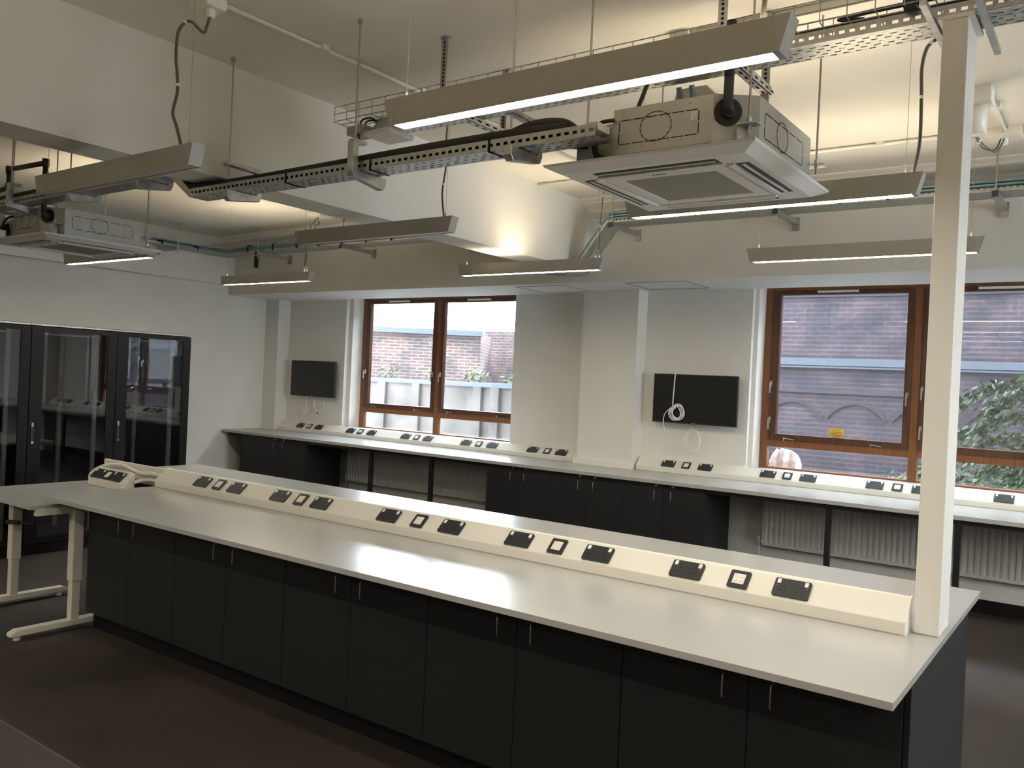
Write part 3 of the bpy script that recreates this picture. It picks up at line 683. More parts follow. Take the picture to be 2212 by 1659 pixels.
for x in (-2.35, -3.1, -3.75):
    b = MB(); b.box(x - .006, x + .006, AY0 - .004, AY1 + .004, 2.797, 2.803); b.box(x - .006, x + .006, AY0 - .004, AY0 - .001, 2.797, 2.853); b.obox((x + .02, AY0 + .02, 2.79), (1, .5, -.3), (0, 1, 0), (0, 0, 1), .03, .003, .002)
    b.build('cable_tie', M['velcro'], ta, TA)
# tray B and wire basket above the near luminaire
TB = (-1.6, 3.585, 3.215)
tb = thing('cable_tray', 'galvanised perforated cable tray running over the near light to the top of the column', 'cable tray', TB)
tray_x(-3.62, 3.2, 3.50, 3.67, 3.215, .05, tb, TB)
for x in (-2.95, -1.42, .6, 2.2):
    b = MB(); b.box(x - .02, x + .02, 3.30, 3.90, 3.172, 3.175); b.box(x - .02, x - .017, 3.30, 3.90, 3.172, 3.211); b.box(x + .017, x + .02, 3.30, 3.90, 3.172, 3.211)
    for yy in [3.33 + .07 * i for i in range(9)]: b.box(x + .0202, x + .0208, yy, yy + .035, 3.187, 3.197, 1); b.box(x - .006, x + .006, yy, yy + .035, 3.1712, 3.1718, 1)
    b.build('support_channel', [M['galv'], M['hole']], tb, TB)
    for yy in (3.335, 3.868):
        b = MB(); b.box(x - .02, x + .02, yy - .003, yy + .003, 3.12, CZ); b.box(x - .02, x + .02, yy - .012, yy + .03, CZ - .006, CZ)
        z = 3.22
        while z < CZ - .02: b.box(x - .006, x + .006, yy - .0036, yy + .0036, z, z + .012, 1); z += .02
        b.build('hanger_strap', [M['galv'], M['hole']], tb, TB)
for x in (-.645, -.475): MB().box(x - .012, x + .012, 3.30, 3.92, 3.196, 3.2145).build('clamp_bar', M['galv'], tb, TB)
BB = (-1.6, 3.5, 3.28)
bk = MB(); BX0, BX1, BY0, BY1, BZ, BH = -3.885, 3.2, 3.43, 3.62, 3.272, .085
for y, z in ((BY0, BZ + BH), (BY0, BZ + BH * .5), (BY0, BZ), (BY0 + .063, BZ), (BY0 + .127, BZ), (BY1, BZ), (BY1, BZ + BH * .5), (BY1, BZ + BH)): bk.cyl((BX0, y, z), (BX1, y, z), .0026, 5)
x = BX0
while x < BX1:
    bk.cyl((x, BY0, BZ + BH), (x, BY0, BZ), .0026, 5); bk.cyl((x, BY0, BZ - .003), (x, BY1, BZ - .003), .0026, 5); bk.cyl((x, BY1, BZ), (x, BY1, BZ + BH), .0026, 5); x += .105
o = bk.build('wire_basket', M['galv'], loc=BB); tag(o, 'open wire cable basket lying above the perforated tray beside the column', 'cable basket')
b = MB(); b.tube(smooth_path([(-3.3, 3.56, 3.288), (-2.0, 3.58, 3.288), (-.95, 3.55, 3.286), (-.70, 3.50, 3.30), (2.8, 3.55, 3.288)], 8), .009, 8)
b.tube(smooth_path([(-3.45, 3.47, 3.24), (-3.30, 3.50, 3.29), (-2.0, 3.54, 3.285), (2.8, 3.50, 3.285)], 8), .006, 6)
for x in (-.72, -.42): b.cyl((x - .022, 3.47, 3.29), (x + .022, 3.47, 3.29), .035, 10)
o = b.build('basket_cable', M['dark'], loc=BB, smooth=True); tag(o, 'black power cables with plug connectors lying in the wire basket', 'cable')
# access point
AP = (-3.47, 3.47, 3.14)
t = thing('ceiling_access_point', 'white square wireless access point under the left end of the wire basket', 'access point', AP)
MB().box(-3.575, -3.365, 3.37, 3.58, 3.128, 3.160).build('shell', M['acpanel'], t, AP, bevel=.014, seg=3)
MB().box(-3.44, -3.385, 3.455, 3.463, 3.1272, 3.1282).cyl((-3.53, 3.44, 3.1282), (-3.53, 3.44, 3.127), .004, 8).build('logo_mark', M['rocker'], t, AP)
MB().box(-3.52, -3.42, 3.42, 3.52, 3.160, 3.214).build('bracket', M['galv'], t, AP)
b = MB(); b.box(-3.72, -3.585, 3.38, 3.50, 3.155, 3.205); b.build('injector_box', M['alucap'], t, AP, bevel=.004)
b = MB(); b.tube(smooth_path([(-3.66, 3.43, 3.205), (-3.66, 3.44, 3.25), (-3.60, 3.45, 3.26), (-3.54, 3.46, 3.22), (-3.50, 3.46, 3.16)]), .005, 6); b.tube(smooth_path([(-3.62, 3.43, 3.205), (-3.62, 3.44, 3.235), (-3.57, 3.45, 3.24), (-3.50, 3.50, 3.21)]), .005, 6)
b.tube(smooth_path([(-3.64, 3.39, 3.155), (-3.65, 3.39, 3.11), (-3.63, 3.39, 3.09), (-3.62, 3.39, 3.12), (-3.625, 3.39, 3.155)]), .006, 6)
b.build('lead', M['dark'], t, AP, smooth=True)
# white cable drop box beside tray B
EB = (-1.70, 3.80, 3.05)
t = thing('cable_drop_box', 'white moulded cable drop box above the near air conditioner', 'junction box', EB)
MB().prism([(-1.90, 3.02), (-1.52, 3.02), (-1.52, 3.11), (-1.60, 3.16), (-1.65, 3.21), (-1.80, 3.21), (-1.82, 3.12), (-1.90, 3.11)], 'y', 3.72, 3.86).build('shell', M['pvc'], t, EB, bevel=.005)
b = MB()
for x in (-1.775, -1.71): b.tube([(x, 3.715, 3.10), (x, 3.712, 3.16), (x - .005, 3.70, 3.21)], .014, 8)
b.build('blue_lead', M['blue'], t, EB, smooth=True)
b = MB(); b.tube(smooth_path([(-1.83, 3.50, 3.21), (-1.86, 3.48, 3.10), (-1.90, 3.47, 3.0), (-1.92, 3.46, 2.955)]), .010, 8)
b.build('power_lead', M['dark'], t, EB, smooth=True)
# tray C along the bulkhead (right of the beam, dipping under it) and in the left bay
def data_tray(label, runs, brackets, ties, cable_label, name='data_tray'):
    base = Vector(runs[0][0]); t = thing(name, label, 'cable tray', base)
    W_ = .25
    b = MB()
    for p, q in runs:
        p, q = Vector(p), Vector(q)
        if abs(p.x - q.x) > abs(p.y - q.y):
            for dy0, dy1 in ((0, W_),): b._add([(p.x, p.y, p.z), (p.x, p.y + W_, p.z), (q.x, q.y + W_, q.z), (q.x, q.y, q.z)], [(0, 1, 2, 3)], 0)
            for yy in (p.y, p.y + W_): b._add([(p.x, yy, p.z), (q.x, yy + q.y - p.y, q.z), (q.x, yy + q.y - p.y, q.z + .03), (p.x, yy, p.z + .03)], [(0, 1, 2, 3)], 1 if abs(p.z - q.z) > .1 else 3)
        else:
            b._add([(p.x, p.y, p.z), (p.x + W_, p.y, p.z), (q.x + W_, q.y, q.z), (q.x, q.y, q.z)], [(0, 1, 2, 3)], 2)
            for xx in (p.x, p.x + W_): b._add([(xx, p.y, p.z), (xx, q.y, q.z), (xx, q.y, q.z + .025), (xx, p.y, p.z + .025)], [(0, 1, 2, 3)], 1)
    o = b.build('tray_section', [slotB, M['galv'], slotY, slotF], t, base)
    sl = o.modifiers.new('sheet', 'SOLIDIFY'); sl.thickness = .0015; sl.offset = 0
    for kind, x, y in brackets:
        z = runs[0][0][2]; b = MB()
        if kind == 'y': b.box(x - .02, x + .02, 6.74, 7.288, z - .045, z - .004); b.box(x - .03, x + .03, 7.27, 7.288, z - .09, z + .02)
        else: b.box(-10.17, x, y - .02, y + .02, z - .045, z - .004); b.box(-10.17, -10.15, y - .03, y + .03, z - .09, z + .02)
        b.build('wall_bracket', M['galv'], t, base)
        ex, ey = (x, 6.74) if kind == 'y' else (x, y)
        if kind == 'y': MB().box(ex - .022, ex + .022, ey - .003, ey, z - .047, z - .002).build('bracket_cap', M['sockblack'], t, base); 
        hanger_rod(ex, ey + (.03 if kind == 'y' else 0), z - .09, t, base, r=.006)
    return t, base
def cables(label, path, n, r, spread, ties, loc):
    """bundle of data cables following a path; spread is across the tray"""
    t = thing('ceiling_cable_bundle', label, 'cable', loc); b = MB()
    for k in range(n):
        o_ = (k + .5) / n; pts = []
        for p, side in path: pts.append(Vector(p) + Vector(side) * (spread * (k // 3 + .5) * 3 / n) + Vector((0, 0, .006 * random.random() + .026 * (k % 3))))
        b.tube(smooth_path(pts, 5), r, 6)
    ob = b.build('strands', M['blue'], t, loc, smooth=True); ob['kind'] = 'stuff'
    for p, ax in ties:
        b = MB(); x, y, z = p
        if ax == 'x': pts = [(x, y - .01, z), (x, y - .012, z + .06), (x, y + .01, z + .082), (x, y + .08, z + .088), (x, y + .15, z + .075), (x, y + .16, z)]
        else: pts = [(x + .26, y, z), (x + .262, y, z + .03), (x + .23, y, z + .042), (x + .15, y, z + .045), (x + .09, y, z + .03), (x + .09, y, z)]
        b.tube(smooth_path(pts, 4), .010, 6)
        b.build('strap', M['velcro'], t, loc, smooth=True)
ZC, YC = 3.262, 6.78
data_tray('galvanised data tray along the bulkhead right of the beam, stepping down under it', [((-3.92, YC, ZC), (3.0, YC, ZC)), ((-4.28, YC, 2.815), (-3.92, YC, ZC)), ((-4.75, YC, 2.815), (-4.28, YC, 2.815))],
          [('y', -3.86, 0), ('y', -2.345, 0), ('y', -.79, 0), ('y', .8, 0)], None, None)
cables('blue data cables strapped along the bulkhead tray right of the beam',
       [((-4.75, YC, 2.83), (0, 1, 0)), ((-4.32, YC, 2.83), (0, 1, 0)), ((-4.10, YC, 3.06), (0, 1, 0)), ((-3.93, YC, 3.26), (0, 1, 0)), ((-3.7, YC, 3.30), (0, 1, 0)), ((-2.0, YC, 3.285), (0, 1, 0)), ((0., YC, 3.285), (0, 1, 0)), ((3., YC, 3.285), (0, 1, 0))],
       15, .0085, .13, [((x, YC, ZC), 'x') for x in (-3.45, -3.05, -2.65, -2.25, -1.85, -1.5, -1.15, -.6, -.2)], (-2.5, YC, ZC))
LX = -9.98
data_tray('galvanised data tray turning along the bulkhead and wall in the left bay', [((LX, YC, ZC), (-5.2, YC, ZC)), ((LX, 3.5, ZC), (LX, YC, ZC)), ((-5.2, YC, ZC), (-4.75, YC, 2.815))],
          [('y', -8.99, 0), ('y', -7.43, 0), ('y', -5.9, 0), ('x', LX + .29, 6.1), ('x', LX + .29, 4.6)], None, None)
cables('blue data cables strapped in the tray around the left bay corner',
       [((LX + .04, 3.5, 3.28), (1, 0, 0)), ((LX + .04, 6.0, 3.28), (1, 0, 0)), ((LX + .10, 6.7, 3.28), (.7, -.3, 0)), ((LX + .35, YC + .05, 3.28), (.1, .6, 0)), ((-9.0, YC, 3.28), (0, 1, 0)), ((-5.25, YC, 3.28), (0, 1, 0)), ((-4.8, YC, 2.84), (0, 1, 0))],
       15, .0085, .13, [((x, YC, ZC), 'x') for x in (-9.2, -8.7, -8.25, -7.85, -7.45, -7.05, -6.65, -6.2, -5.8, -5.45)] + [((LX, y, ZC), 'y') for y in (4.4, 5.2, 5.9, 6.4)], (-7.5, YC, ZC))
o = MB().box(-9.70, -9.66, 7.25, 7.288, 3.15, 3.53).build('wall_channel', M['dark'], loc=(-9.68, 7.27, 3.15)); tag(o, 'dark vertical channel on the bulkhead face in the left bay corner', 'bracket')

# ------------------------------------------------------------------ ceiling cassettes
def cassette(label, px, py, root=None):
    """4-way cassette; px,py = panel's left/front corner"""
    ZP = 2.695; L = (px + .48, py + .49, ZP)
    t = thing('air_conditioner', label, 'air conditioner', L, 'suspended ceiling cassettes')
    S = .965; x0, x1, y0, y1 = px, px + S, py, py + S + .015; cx, cy = (x0 + x1) / 2, (y0 + y1) / 2
    bx0, bx1, by0, by1 = x0 + .06, x1 - .055, y0 + .07, y1 - .08
    pr = [(bx0 + .25, by0), (bx1 - .15, by0), (bx1, by0 + .11), (bx1, by1 - .06), (bx1 - .08, by1), (bx0 + .08, by1), (bx0, by1 - .08), (bx0, by0 + .17), (bx0 + .25, by0 + .15)]
    cb = MB(); cb.prism(pr, 'z', ZP + .02, ZP + .256)
    sx0, sx1 = bx0 + .25, bx1 - .15
    cb.prism([(by0 + .004, ZP + .03), (by0 - .006, ZP + .036), (by0 - .006, ZP + .045), (by0 + .004, ZP + .052), (by0 + .004, ZP + .058), (by0 - .005, ZP + .062), (by0 + .004, ZP + .07)], 'x', sx0 + .01, sx1 - .005)
    def dash(p, q, n, ax):                                           # stamped knock-out outline
        p, q = Vector(p), Vector(q); d = (q - p)
        for i in range(n):
            a, e = p + d * ((i + .06) / n), p + d * ((i + .9) / n); m_ = (a + e) / 2; u = (e - a).normalized(); nrm = Vector(ax); v = u.cross(nrm)
            cb.obox(m_, u, nrm, v, (e - a).length / 2, .0006, .0016, 1)
    yk = by0 - .0006; zk0, zk1 = ZP + .105, ZP + .205; xa, xb = sx0 + .03, sx1 - .06
    for p, q in (((xa, yk, zk0), (xb, yk, zk0)), ((xa, yk, zk1), (xb, yk, zk1))): dash(p, q, 6, (0, 1, 0))
    for p, q in (((xa, yk, zk0), (xa, yk, zk1)), ((xb, yk, zk0), (xb, yk, zk1))): dash(p, q, 2, (0, 1, 0))
    xm = (xa + xb) / 2 - .01; oc = [(xm + .072 * math.cos(a), yk, ZP + .162 + .062 * math.sin(a)) for a in [PI / 8 + PI / 8 * k for k in range(17)]]
    for i in range(16): dash(oc[i], oc[i + 1], 1, (0, 1, 0))
    xk = bx1 + .0006; ya, yb = by0 + .17, by1 - .17
    for p, q in (((xk, ya, zk0), (xk, yb, zk0)), ((xk, ya, zk1), (xk, yb, zk1))): dash(p, q, 5, (1, 0, 0))
    for p, q in (((xk, ya, zk0), (xk, ya, zk1)), ((xk, yb, zk0), (xk, yb, zk1))): dash(p, q, 2, (1, 0, 0))
    oc = [(xk, (ya + yb) / 2 - .03 + .07 * math.cos(a), ZP + .16 + .062 * math.sin(a)) for a in [PI / 8 + PI / 8 * k for k in range(17)]]
    for i in range(16): dash(oc[i], oc[i + 1], 1, (1, 0, 0))
    for i in range(14): cb.cyl((sx0 + .02 + .03 * i, by0, ZP + (.235 if i % 2 else .09)), (sx0 + .02 + .03 * i, by0 - .003, ZP + (.235 if i % 2 else .09)), .003, 6, 2)
    cb.build('metal_casing', [M['acbody'], M['hole'], M['steel']], t, L)
    MB().box(xb - .034, xb - .008, by0 - .0022, by0 - .0005, zk1 - .045, zk1 - .006).build('paper_label', M['acpanel'], t, L)
    # facia panel with bevelled edge, recess, grille and louvre slots
    p = MB(); e = .055
    def ringq(a, b, za, zb):
        A = [(x0 + a, y0 + a, za), (x1 - a, y0 + a, za), (x1 - a, y1 - a, za), (x0 + a, y1 - a, za)]; B = [(x0 + b, y0 + b, zb), (x1 - b, y0 + b, zb), (x1 - b, y1 - b, zb), (x0 + b, y1 - b, zb)]
        for i in range(4): p.poly([A[i], A[(i + 1) % 4], B[(i + 1) % 4], B[i]])
    ringq(.05, 0, ZP + .042, ZP + .040); ringq(0, .006, ZP + .040, ZP + .030); ringq(.006, .065, ZP + .030, ZP + .004); ringq(.065, .185, ZP + .004, ZP + .004)
    ringq(.185, .190, ZP + .004, ZP + .014); ringq(.190, .200, ZP + .014, ZP + .014); ringq(.200, .204, ZP + .014, ZP); ringq(.204, .262, ZP, ZP); ringq(.262, .265, ZP, ZP + .004)
    p.poly([(x0 + .05, y0 + .05, ZP + .042), (x1 - .05, y0 + .05, ZP + .042), (x1 - .05, y1 - .05, ZP + .042), (x0 + .05, y1 - .05, ZP + .042)])
    po = p.build('facia_panel', M['acpanel'], t, L)
    MB().box(x0 + .262, x1 - .262, y0 + .262, y1 - .262, ZP + .003, ZP + .007).build('intake_grille', M['acgrille'], t, L)
    for side in range(4):
        b = MB(); a0, a1 = .20, .765
        def R(u0, u1, v0, v1, z0, z1, m):
            if side == 0: b.box(x0 + u0, x0 + u1, y0 + v0, y0 + v1, z0, z1, m)
            elif side == 1: b.box(x0 + u0, x0 + u1, y1 - v1, y1 - v0, z0, z1, m)
            elif side == 2: b.box(x0 + v0, x0 + v1, y0 + u0, y0 + u1, z0, z1, m)
            else: b.box(x1 - v1, x1 - v0, y0 + u0, y0 + u1, z0, z1, m)
        R(a0, a1, .098, .155, ZP + .0025, ZP + .0038, 1); R(a0 + .012, a1 - .012, .120, .132, ZP - .001, ZP + .0025, 0)
        R(a0 - .01, a1 + .01, .158, .184, ZP - .005, ZP + .004, 0)
        b.build('louvre', [M['acpanel'], M['dark']], t, L)
    MB().box(cx - .035, cx + .012, y0 + .215, y0 + .224, ZP - .0008, ZP).box(cx - .050, cx - .042, y0 + .213, y0 + .226, ZP - .0008, ZP).build('logo_mark', M['dark'], t, L)
    # suspension
    for kk, (rx, ry) in enumerate(((bx0 + .09, by0 + .05), (bx1 - .018, by0 + .045), (bx1 + .03, by1 - .06), (bx0 + .05, by1 + .02))):
        b = MB(); b.box(rx - .04, rx + .04, ry - .03, ry + .03, ZP + .125, ZP + .129); b.obox((rx - .02, ry + .004, ZP + .085), (.807, .59, 0), (-.59, .807, 0), (0, 0, 1), .028, .002, .042) if kk == 1 else None; b.cyl((rx, ry, ZP + .12), (rx, ry, ZP + .155), .010, 8); b.build('hanger_bracket', M['galv'], t, L)
        hanger_rod(rx, ry, ZP + .09, t, L, r=.005)
    # drain elbow and riser on the chamfer
    fx, fy = bx1 - .102, by0 + .033; nv = Vector((.11, -.15, 0)).normalized(); fz = ZP + .185
    b = MB(); c0 = Vector((fx, fy, fz)); b.cyl(c0 - nv * .005, c0 + nv * .008, .055, 20); b.cyl(c0 + nv * .008, c0 + nv * .035, .030, 14); b.tube(smooth_path([c0 + nv * .03, c0 + nv * .05 + Vector((-.01, 0, .005)), c0 + nv * .055 + Vector((-.015, 0, .03)), c0 + nv * .055 + Vector((-.015, 0, .12))]), .020, 10)
    b.build('drain_elbow', M['dark'], t, L, smooth=True)
    # pipe connection on the left corner
    b = MB(); b.box(bx0 + .06, bx0 + .26, by0 + .02, by0 + .15, ZP + .03, ZP + .19); b.build('valve_cover', M['acbody'], t, L)
    b = MB(); b.tube(smooth_path([(bx0 + .26, by0 - .01, ZP + .21), (bx0 + .20, by0 - .03, ZP + .20), (bx0 + .15, by0 - .04, ZP + .15), (bx0 + .12, by0 - .02, ZP + .12)]), .009, 8); b.tube(smooth_path([(bx0 + .16, by0 + .0, ZP + .12), (bx0 + .18, by0 - .01, ZP + .07), (bx0 + .22, by0 + .0, ZP + .045), (bx0 + .25, by0 + .01, ZP + .04)]), .014, 8)
    b.cyl((bx0 + .02, by0 + .01, ZP + .15), (bx0 + .12, by0 + .02, ZP + .14), .028, 10)
    b.build('pipe_tail', M['foam'], t, L, smooth=True)
    return t, c0 + nv * .055 + Vector((-.015, 0, .12)), L
t1, e1, L1 = cassette('boxy metal ceiling air conditioner with white louvred facia, nearest the column', -2.125, 3.085)
MB().tube([e1, e1 + Vector((0, 0, .22))], .020, 10).build('drain_riser', M['dark'], t1, L1, smooth=True)
t2, e2, L2 = cassette('metal ceiling air conditioner with white facia at the far left, beyond the beam', -7.60, 3.06)
b = MB(); z2 = 3.28
b.tube([e2, (e2.x, e2.y, z2 - .02), (e2.x - .02, e2.y, z2)], .020, 10); b.tube([(e2.x, e2.y, z2), (e2.x - .62, e2.y, z2 + .015)], .020, 10); b.tube([(e2.x - .61, e2.y, z2 + .02), (e2.x - .61, e2.y, z2 - .13), (e2.x - .9, e2.y, z2 - .15)], .020, 10)
for q in ((e2.x, e2.y, z2), (e2.x - .61, e2.y, z2 + .01), (e2.x - .61, e2.y, z2 - .13)): b.cyl((q[0], q[1], q[2] - .03), (q[0], q[1], q[2] + .03), .027, 10)
b.build('drain_riser', M['dark'], t2, L2, smooth=True)
MB().box(-7.52, -7.44, 3.06, 3.13, 2.84, 2.94).build('isolator', M['acpanel'], t2, L2, bevel=.003)
b = MB(); b.tube(smooth_path([(-7.47, 3.09, 2.84), (-7.47, 3.09, 2.77), (-7.55, 3.09, 2.74), (-7.75, 3.08, 2.79), (-8.0, 3.08, 2.86)]), .009, 8); b.build('isolator_lead', M['dark'], t2, L2, smooth=True)

# ------------------------------------------------------------------ outside
struct('ground', MB().box(-60, 40, YO, 60, -.6, -.5), M['ground'])
def leaves(b, n, cx, cy, cz, rx, ry, rz, s=.06, m=0, shell=.5):
    for _ in range(n):
        d = Vector((random.gauss(0, 1), random.gauss(0, 1), random.gauss(0, 1))).normalized(); q = shell + (1 - shell) * random.random()
        p = Vector((cx + d.x * rx * q, cy + d.y * ry * q, cz + d.z * rz * q)); a = Vector((random.uniform(-1, 1), random.uniform(-1, 1), random.uniform(-1, 1))).normalized(); u = a.orthogonal().normalized(); v = a.cross(u); k = s * random.uniform(.6, 1.3)
        b.poly([p - u * k, p + v * k * .35, p + u * k, p - v * k * .35], m)
# concrete yard wall and brick shed wall beyond the left window
CW = (-11, 12.2, -.5)
t = thing('concrete_wall', 'stained pale concrete yard wall seen through the left window', 'wall', CW)
MB().box(-20, -7.4, 12.1, 12.35, -.5, 1.62).build('wall_slab', M['concrete'], t, CW)
MB().box(-20, -7.4, 12.05, 12.40, 1.62, 1.70).build('coping', M['course'], t, CW)
for x in (-11.9, -11.0, -9.5, -9.1): MB().box(x - .09, x + .09, 12.03, 12.1, -.5, 1.62).build('pier', M['concrete'], t, CW)
BA = (-13, 15.5, -.5)
t = thing('brick_shed', 'weathered red brick shed with slate roof beyond the concrete yard wall', 'building', BA)
q = MB(); q._add([(-15.3, 13.6, -.5), (-12.37, 15.73, -.5), (-12.37, 15.73, 2.84), (-15.3, 13.6, 2.84), (-16.3, 15.3, -.5), (-13.37, 17.43, -.5), (-13.37, 17.43, 2.84), (-16.3, 15.3, 2.84)], [(0, 1, 2, 3), (4, 5, 6, 7), (0, 3, 7, 4), (1, 2, 6, 5), (2, 3, 7, 6), (0, 1, 5, 4)], 0); q.build('brick_wall', M['brickA'], t, BA)
d = Vector((3.85, 2.8, 0)).normalized(); nn = Vector((d.y, -d.x, 0)); a0, a1 = Vector((-15.6, 13.38, 0)), Vector((-12.33, 15.76, 0))
q = MB(); q.poly([a0 + nn * .1 + Vector((0, 0, 2.84)), a1 + nn * .1 + Vector((0, 0, 2.84)), a1 - nn * 1.6 + Vector((0, 0, 3.22)), a0 - nn * 1.6 + Vector((0, 0, 3.22))]); ro = q.build('slate_roof', M['slate'], t, BA); sm = ro.modifiers.new('t', 'SOLIDIFY'); sm.thickness = .06
MB().obox((a0 + a1) / 2 + nn * .14 + Vector((0, 0, 2.82)), d, nn, (0, 0, 1), (a1 - a0).length / 2, .06, .06).build('gutter', M['course'], t, BA)
o = MB().box(-14.15, -8.0, 17.7, 18.1, -.5, 3.02).build('brick_wall', M['brickA'], loc=(-11, 17.8, -.5)); tag(o, 'far brick boundary wall to the right of the slate-roofed shed', 'wall')
b = MB()
for x, n, s_ in ((-12.05, 70, .28), (-10.75, 40, .22), (-9.75, 90, .26), (-9.0, 40, .15), (-8.7, 50, .2)): leaves(b, n, x, 12.3, 1.74 + s_ * .25, s_, .18, s_ * .6, .05)
o = b.build('weeds', M['leaf2'], loc=(-10.5, 12.3, 1.7)); tag(o, 'green weeds growing along the top of the concrete yard wall', 'plant', kind='stuff')
# big brick building opposite the right window
BB2 = (-1.5, 14.2, -.5)
t = thing('brick_building', 'large dull brick building with stone courses and blind arches opposite the right window', 'building', BB2)
MB().box(-7.2, 15.0, 14.05, 16, -.5, 8.0).build('brick_wall', M['brickB'], t, BB2)
MB().box(-7.2, 15.0, 13.98, 14.05, 2.24, 2.36).box(-7.2, 15.0, 13.99, 14.05, 2.20, 2.23).build('string_course', M['course'], t, BB2)
MB().box(-7.2, 15.0, 14.01, 14.05, 1.79, 1.82).box(-7.2, 15.0, 14.02, 14.05, 3.35, 3.38).build('drip_course', M['brickArch'], t, BB2)
for cx in [-5.4 + .98 * k for k in range(12)]:
    q = MB()
    for i in range(12):
        a, e = math.radians(150 - 10 * i), math.radians(150 - 10 * (i + 1)); R0, R1_ = .50, .535; zc = 1.13
        q._add([(cx + R * math.cos(g), y, zc + R * math.sin(g)) for y in (14.02, 14.05) for R, g in ((R0, a), (R0, e), (R1_, e), (R1_, a))], [(0, 1, 2, 3), (4, 5, 6, 7), (0, 1, 5, 4), (1, 2, 6, 5), (2, 3, 7, 6), (3, 0, 4, 7)], 0)
    q.build('blind_arch', M['brickArch'], t, BB2)
sw = MB(); 
for x0 in (1.6, 4.6):
    wv = MB(); wv.box(x0, x0 + 1.1, 13.97, 14.05, 2.6, 4.4); fo = wv.build('sash_window', M['trim'], t, BB2)
    g_ = MB()
    for i in range(2):
        for j in range(2): g_.box(x0 + .07 + i * .5, x0 + .53 + i * .5, 13.95, 13.97, 2.68 + j * .85, 3.45 + j * .85)
    g_.build('pane', base_mat('far_pane', (.10, .14, .19), .1), fo, BB2)
# planting in the yard
b = MB(); leaves(b, 2600, -.9, 11.5, .55, 1.6, .45, .55, .06, 0, .55)
o = b.build('hedge', M['leaf2'], loc=(-.9, 11.5, -.5)); tag(o, 'dense green hedge low outside the right window, right of the column', 'hedge')
b = MB()
for x, z, n in ((-2.6, .55, 120), (-2.2, .7, 110), (-1.85, .9, 150), (-2.9, .5, 60), (-2.3, -.3, 90), (-2.3, .1, 80)): leaves(b, n, x, 10.7, z, .25, .2, .22, .05, 0, .1)
o = b.build('yard_weeds', M['leaf'], loc=(-2.5, 11.6, -.5)); tag(o, 'sparse yellow-green weeds outside the lower right window pane, left of the column', 'plant', kind='stuff')
TR = (-.52, 10.1, -.5)
t = thing('garden_shrub', 'tall arching garden shrub outside the right window at the photo edge', 'shrub', TR)
br = MB(); lf = MB()
for k in range(13):
    ang = random.uniform(-2.3, -.5) if k < 9 else random.uniform(-.8, .8); ln = random.uniform(.7, 1.15); h = random.uniform(.9, 2.0)
    p0 = Vector((-.33 + .1 * math.cos(k), 10.1, -.5)); p1 = Vector((-.38, 10.1 + .1 * math.sin(k), h)); p2 = p1 + Vector((math.sin(ang) * ln * .6, random.uniform(-.3, .3), .18)); p3 = p2 + Vector((math.sin(ang) * ln * .4, 0, -.22))
    ps = smooth_path([p0, p1, p2, p3], 5); br.tube(ps, .010, 5)
    for p in ps[5:]:
        leaves(lf, 26, p.x, p.y, p.z - .03, .13, .12, .10, .055, 0, .1)
br.build('branches', M['bark'], t, TR); lf.build('foliage', M['leaf'], t, TR)
q = MB(); top = [(-2.905, 1.09), (-2.875, 1.15), (-2.845, 1.205), (-2.82, 1.19), (-2.80, 1.212), (-2.755, 1.205), (-2.705, 1.198), (-2.665, 1.176), (-2.625, 1.145), (-2.605, 1.10), (-2.59, 1.06), (-2.60, .985)]
nv = []; rows = 5
for j in range(rows + 1):
    for i, (x, z) in enumerate(top):
        f = j / rows; bul = .05 * math.sin(PI * min(1, f * .5 + .5)) + .012 * ((i * 7 + j * 3) % 3)
        nv.append((x + .01 * ((i + j) % 2), 8.545 - bul, .985 + (z - .985) * f))
n = len(top)
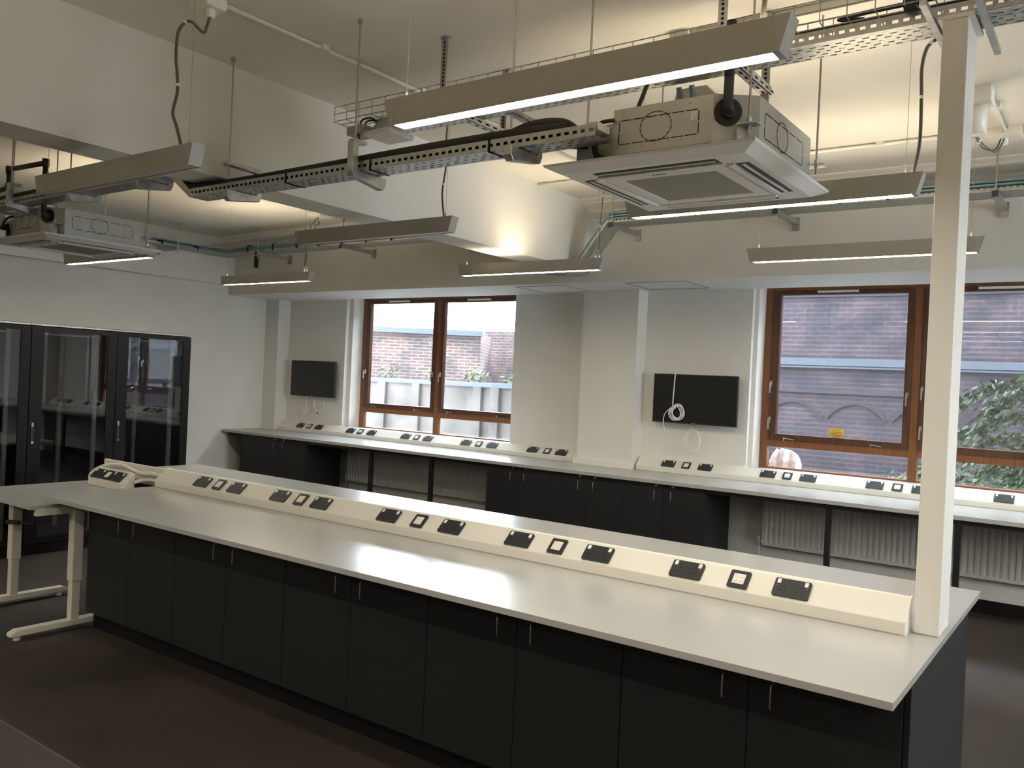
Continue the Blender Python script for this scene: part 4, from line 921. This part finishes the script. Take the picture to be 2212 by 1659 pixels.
q._add(nv, [(j * n + i, j * n + i + 1, (j + 1) * n + i + 1, (j + 1) * n + i) for j in range(rows) for i in range(n - 1)], 0)
q._add([(x, 8.58, z) for x, z in [(-2.905, .985)] + top], [tuple(range(n + 1))], 0)
q._add([v for k in range(n) for v in (nv[rows * n + k], (top[k][0], 8.58, top[k][1]))], [(2 * k, 2 * k + 1, 2 * k + 3, 2 * k + 2) for k in range(n - 1)], 0)
o = q.build('plastic_sack', M['sack'], loc=(-2.7, 8.5, .985)); tag(o, 'pale pink plastic sheeting heaped outside the lower left pane of the right window', 'sack')

# ------------------------------------------------------------------ world, camera, view
wd = bpy.data.worlds.new('overcast'); SC.world = wd; wd.use_nodes = True
nt = wd.node_tree; bg = nt.nodes['Background']; bg.inputs[0].default_value = (.80, .90, 1., 1); bg.inputs[1].default_value = 16.

cd = bpy.data.cameras.new('camera'); cam = bpy.data.objects.new('camera', cd); COL.objects.link(cam); SC.camera = cam
F_PX, YAW, PITCH, ROLL, CH = 1826.15, -.627183, -.005296, .0460374, 1.782463
F = Vector((math.sin(YAW) * math.cos(PITCH), math.cos(YAW) * math.cos(PITCH), math.sin(PITCH)))
R0 = Vector((math.cos(YAW), -math.sin(YAW), 0)); U0 = R0.cross(F)
R = R0 * math.cos(ROLL) + U0 * math.sin(ROLL); U = -R0 * math.sin(ROLL) + U0 * math.cos(ROLL)
mt = Matrix((R, U, -F)).transposed().to_4x4(); mt.translation = (0, 0, CH); cam.matrix_world = mt
cd.sensor_fit = 'HORIZONTAL'; cd.sensor_width = 36; cd.lens = F_PX / 2212 * 36; cd.clip_start = .05; cd.clip_end = 200

vs = SC.view_settings; vs.view_transform = 'Standard'; vs.look = 'None'; vs.gamma = 1; vs.exposure = .5; vs.use_curve_mapping = False
cy = SC.cycles; cy.max_bounces = 10; cy.diffuse_bounces = 5; cy.glossy_bounces = 4; cy.transparent_max_bounces = 24; cy.sample_clamp_indirect = 6; cy.caustics_reflective = False; cy.caustics_refractive = False
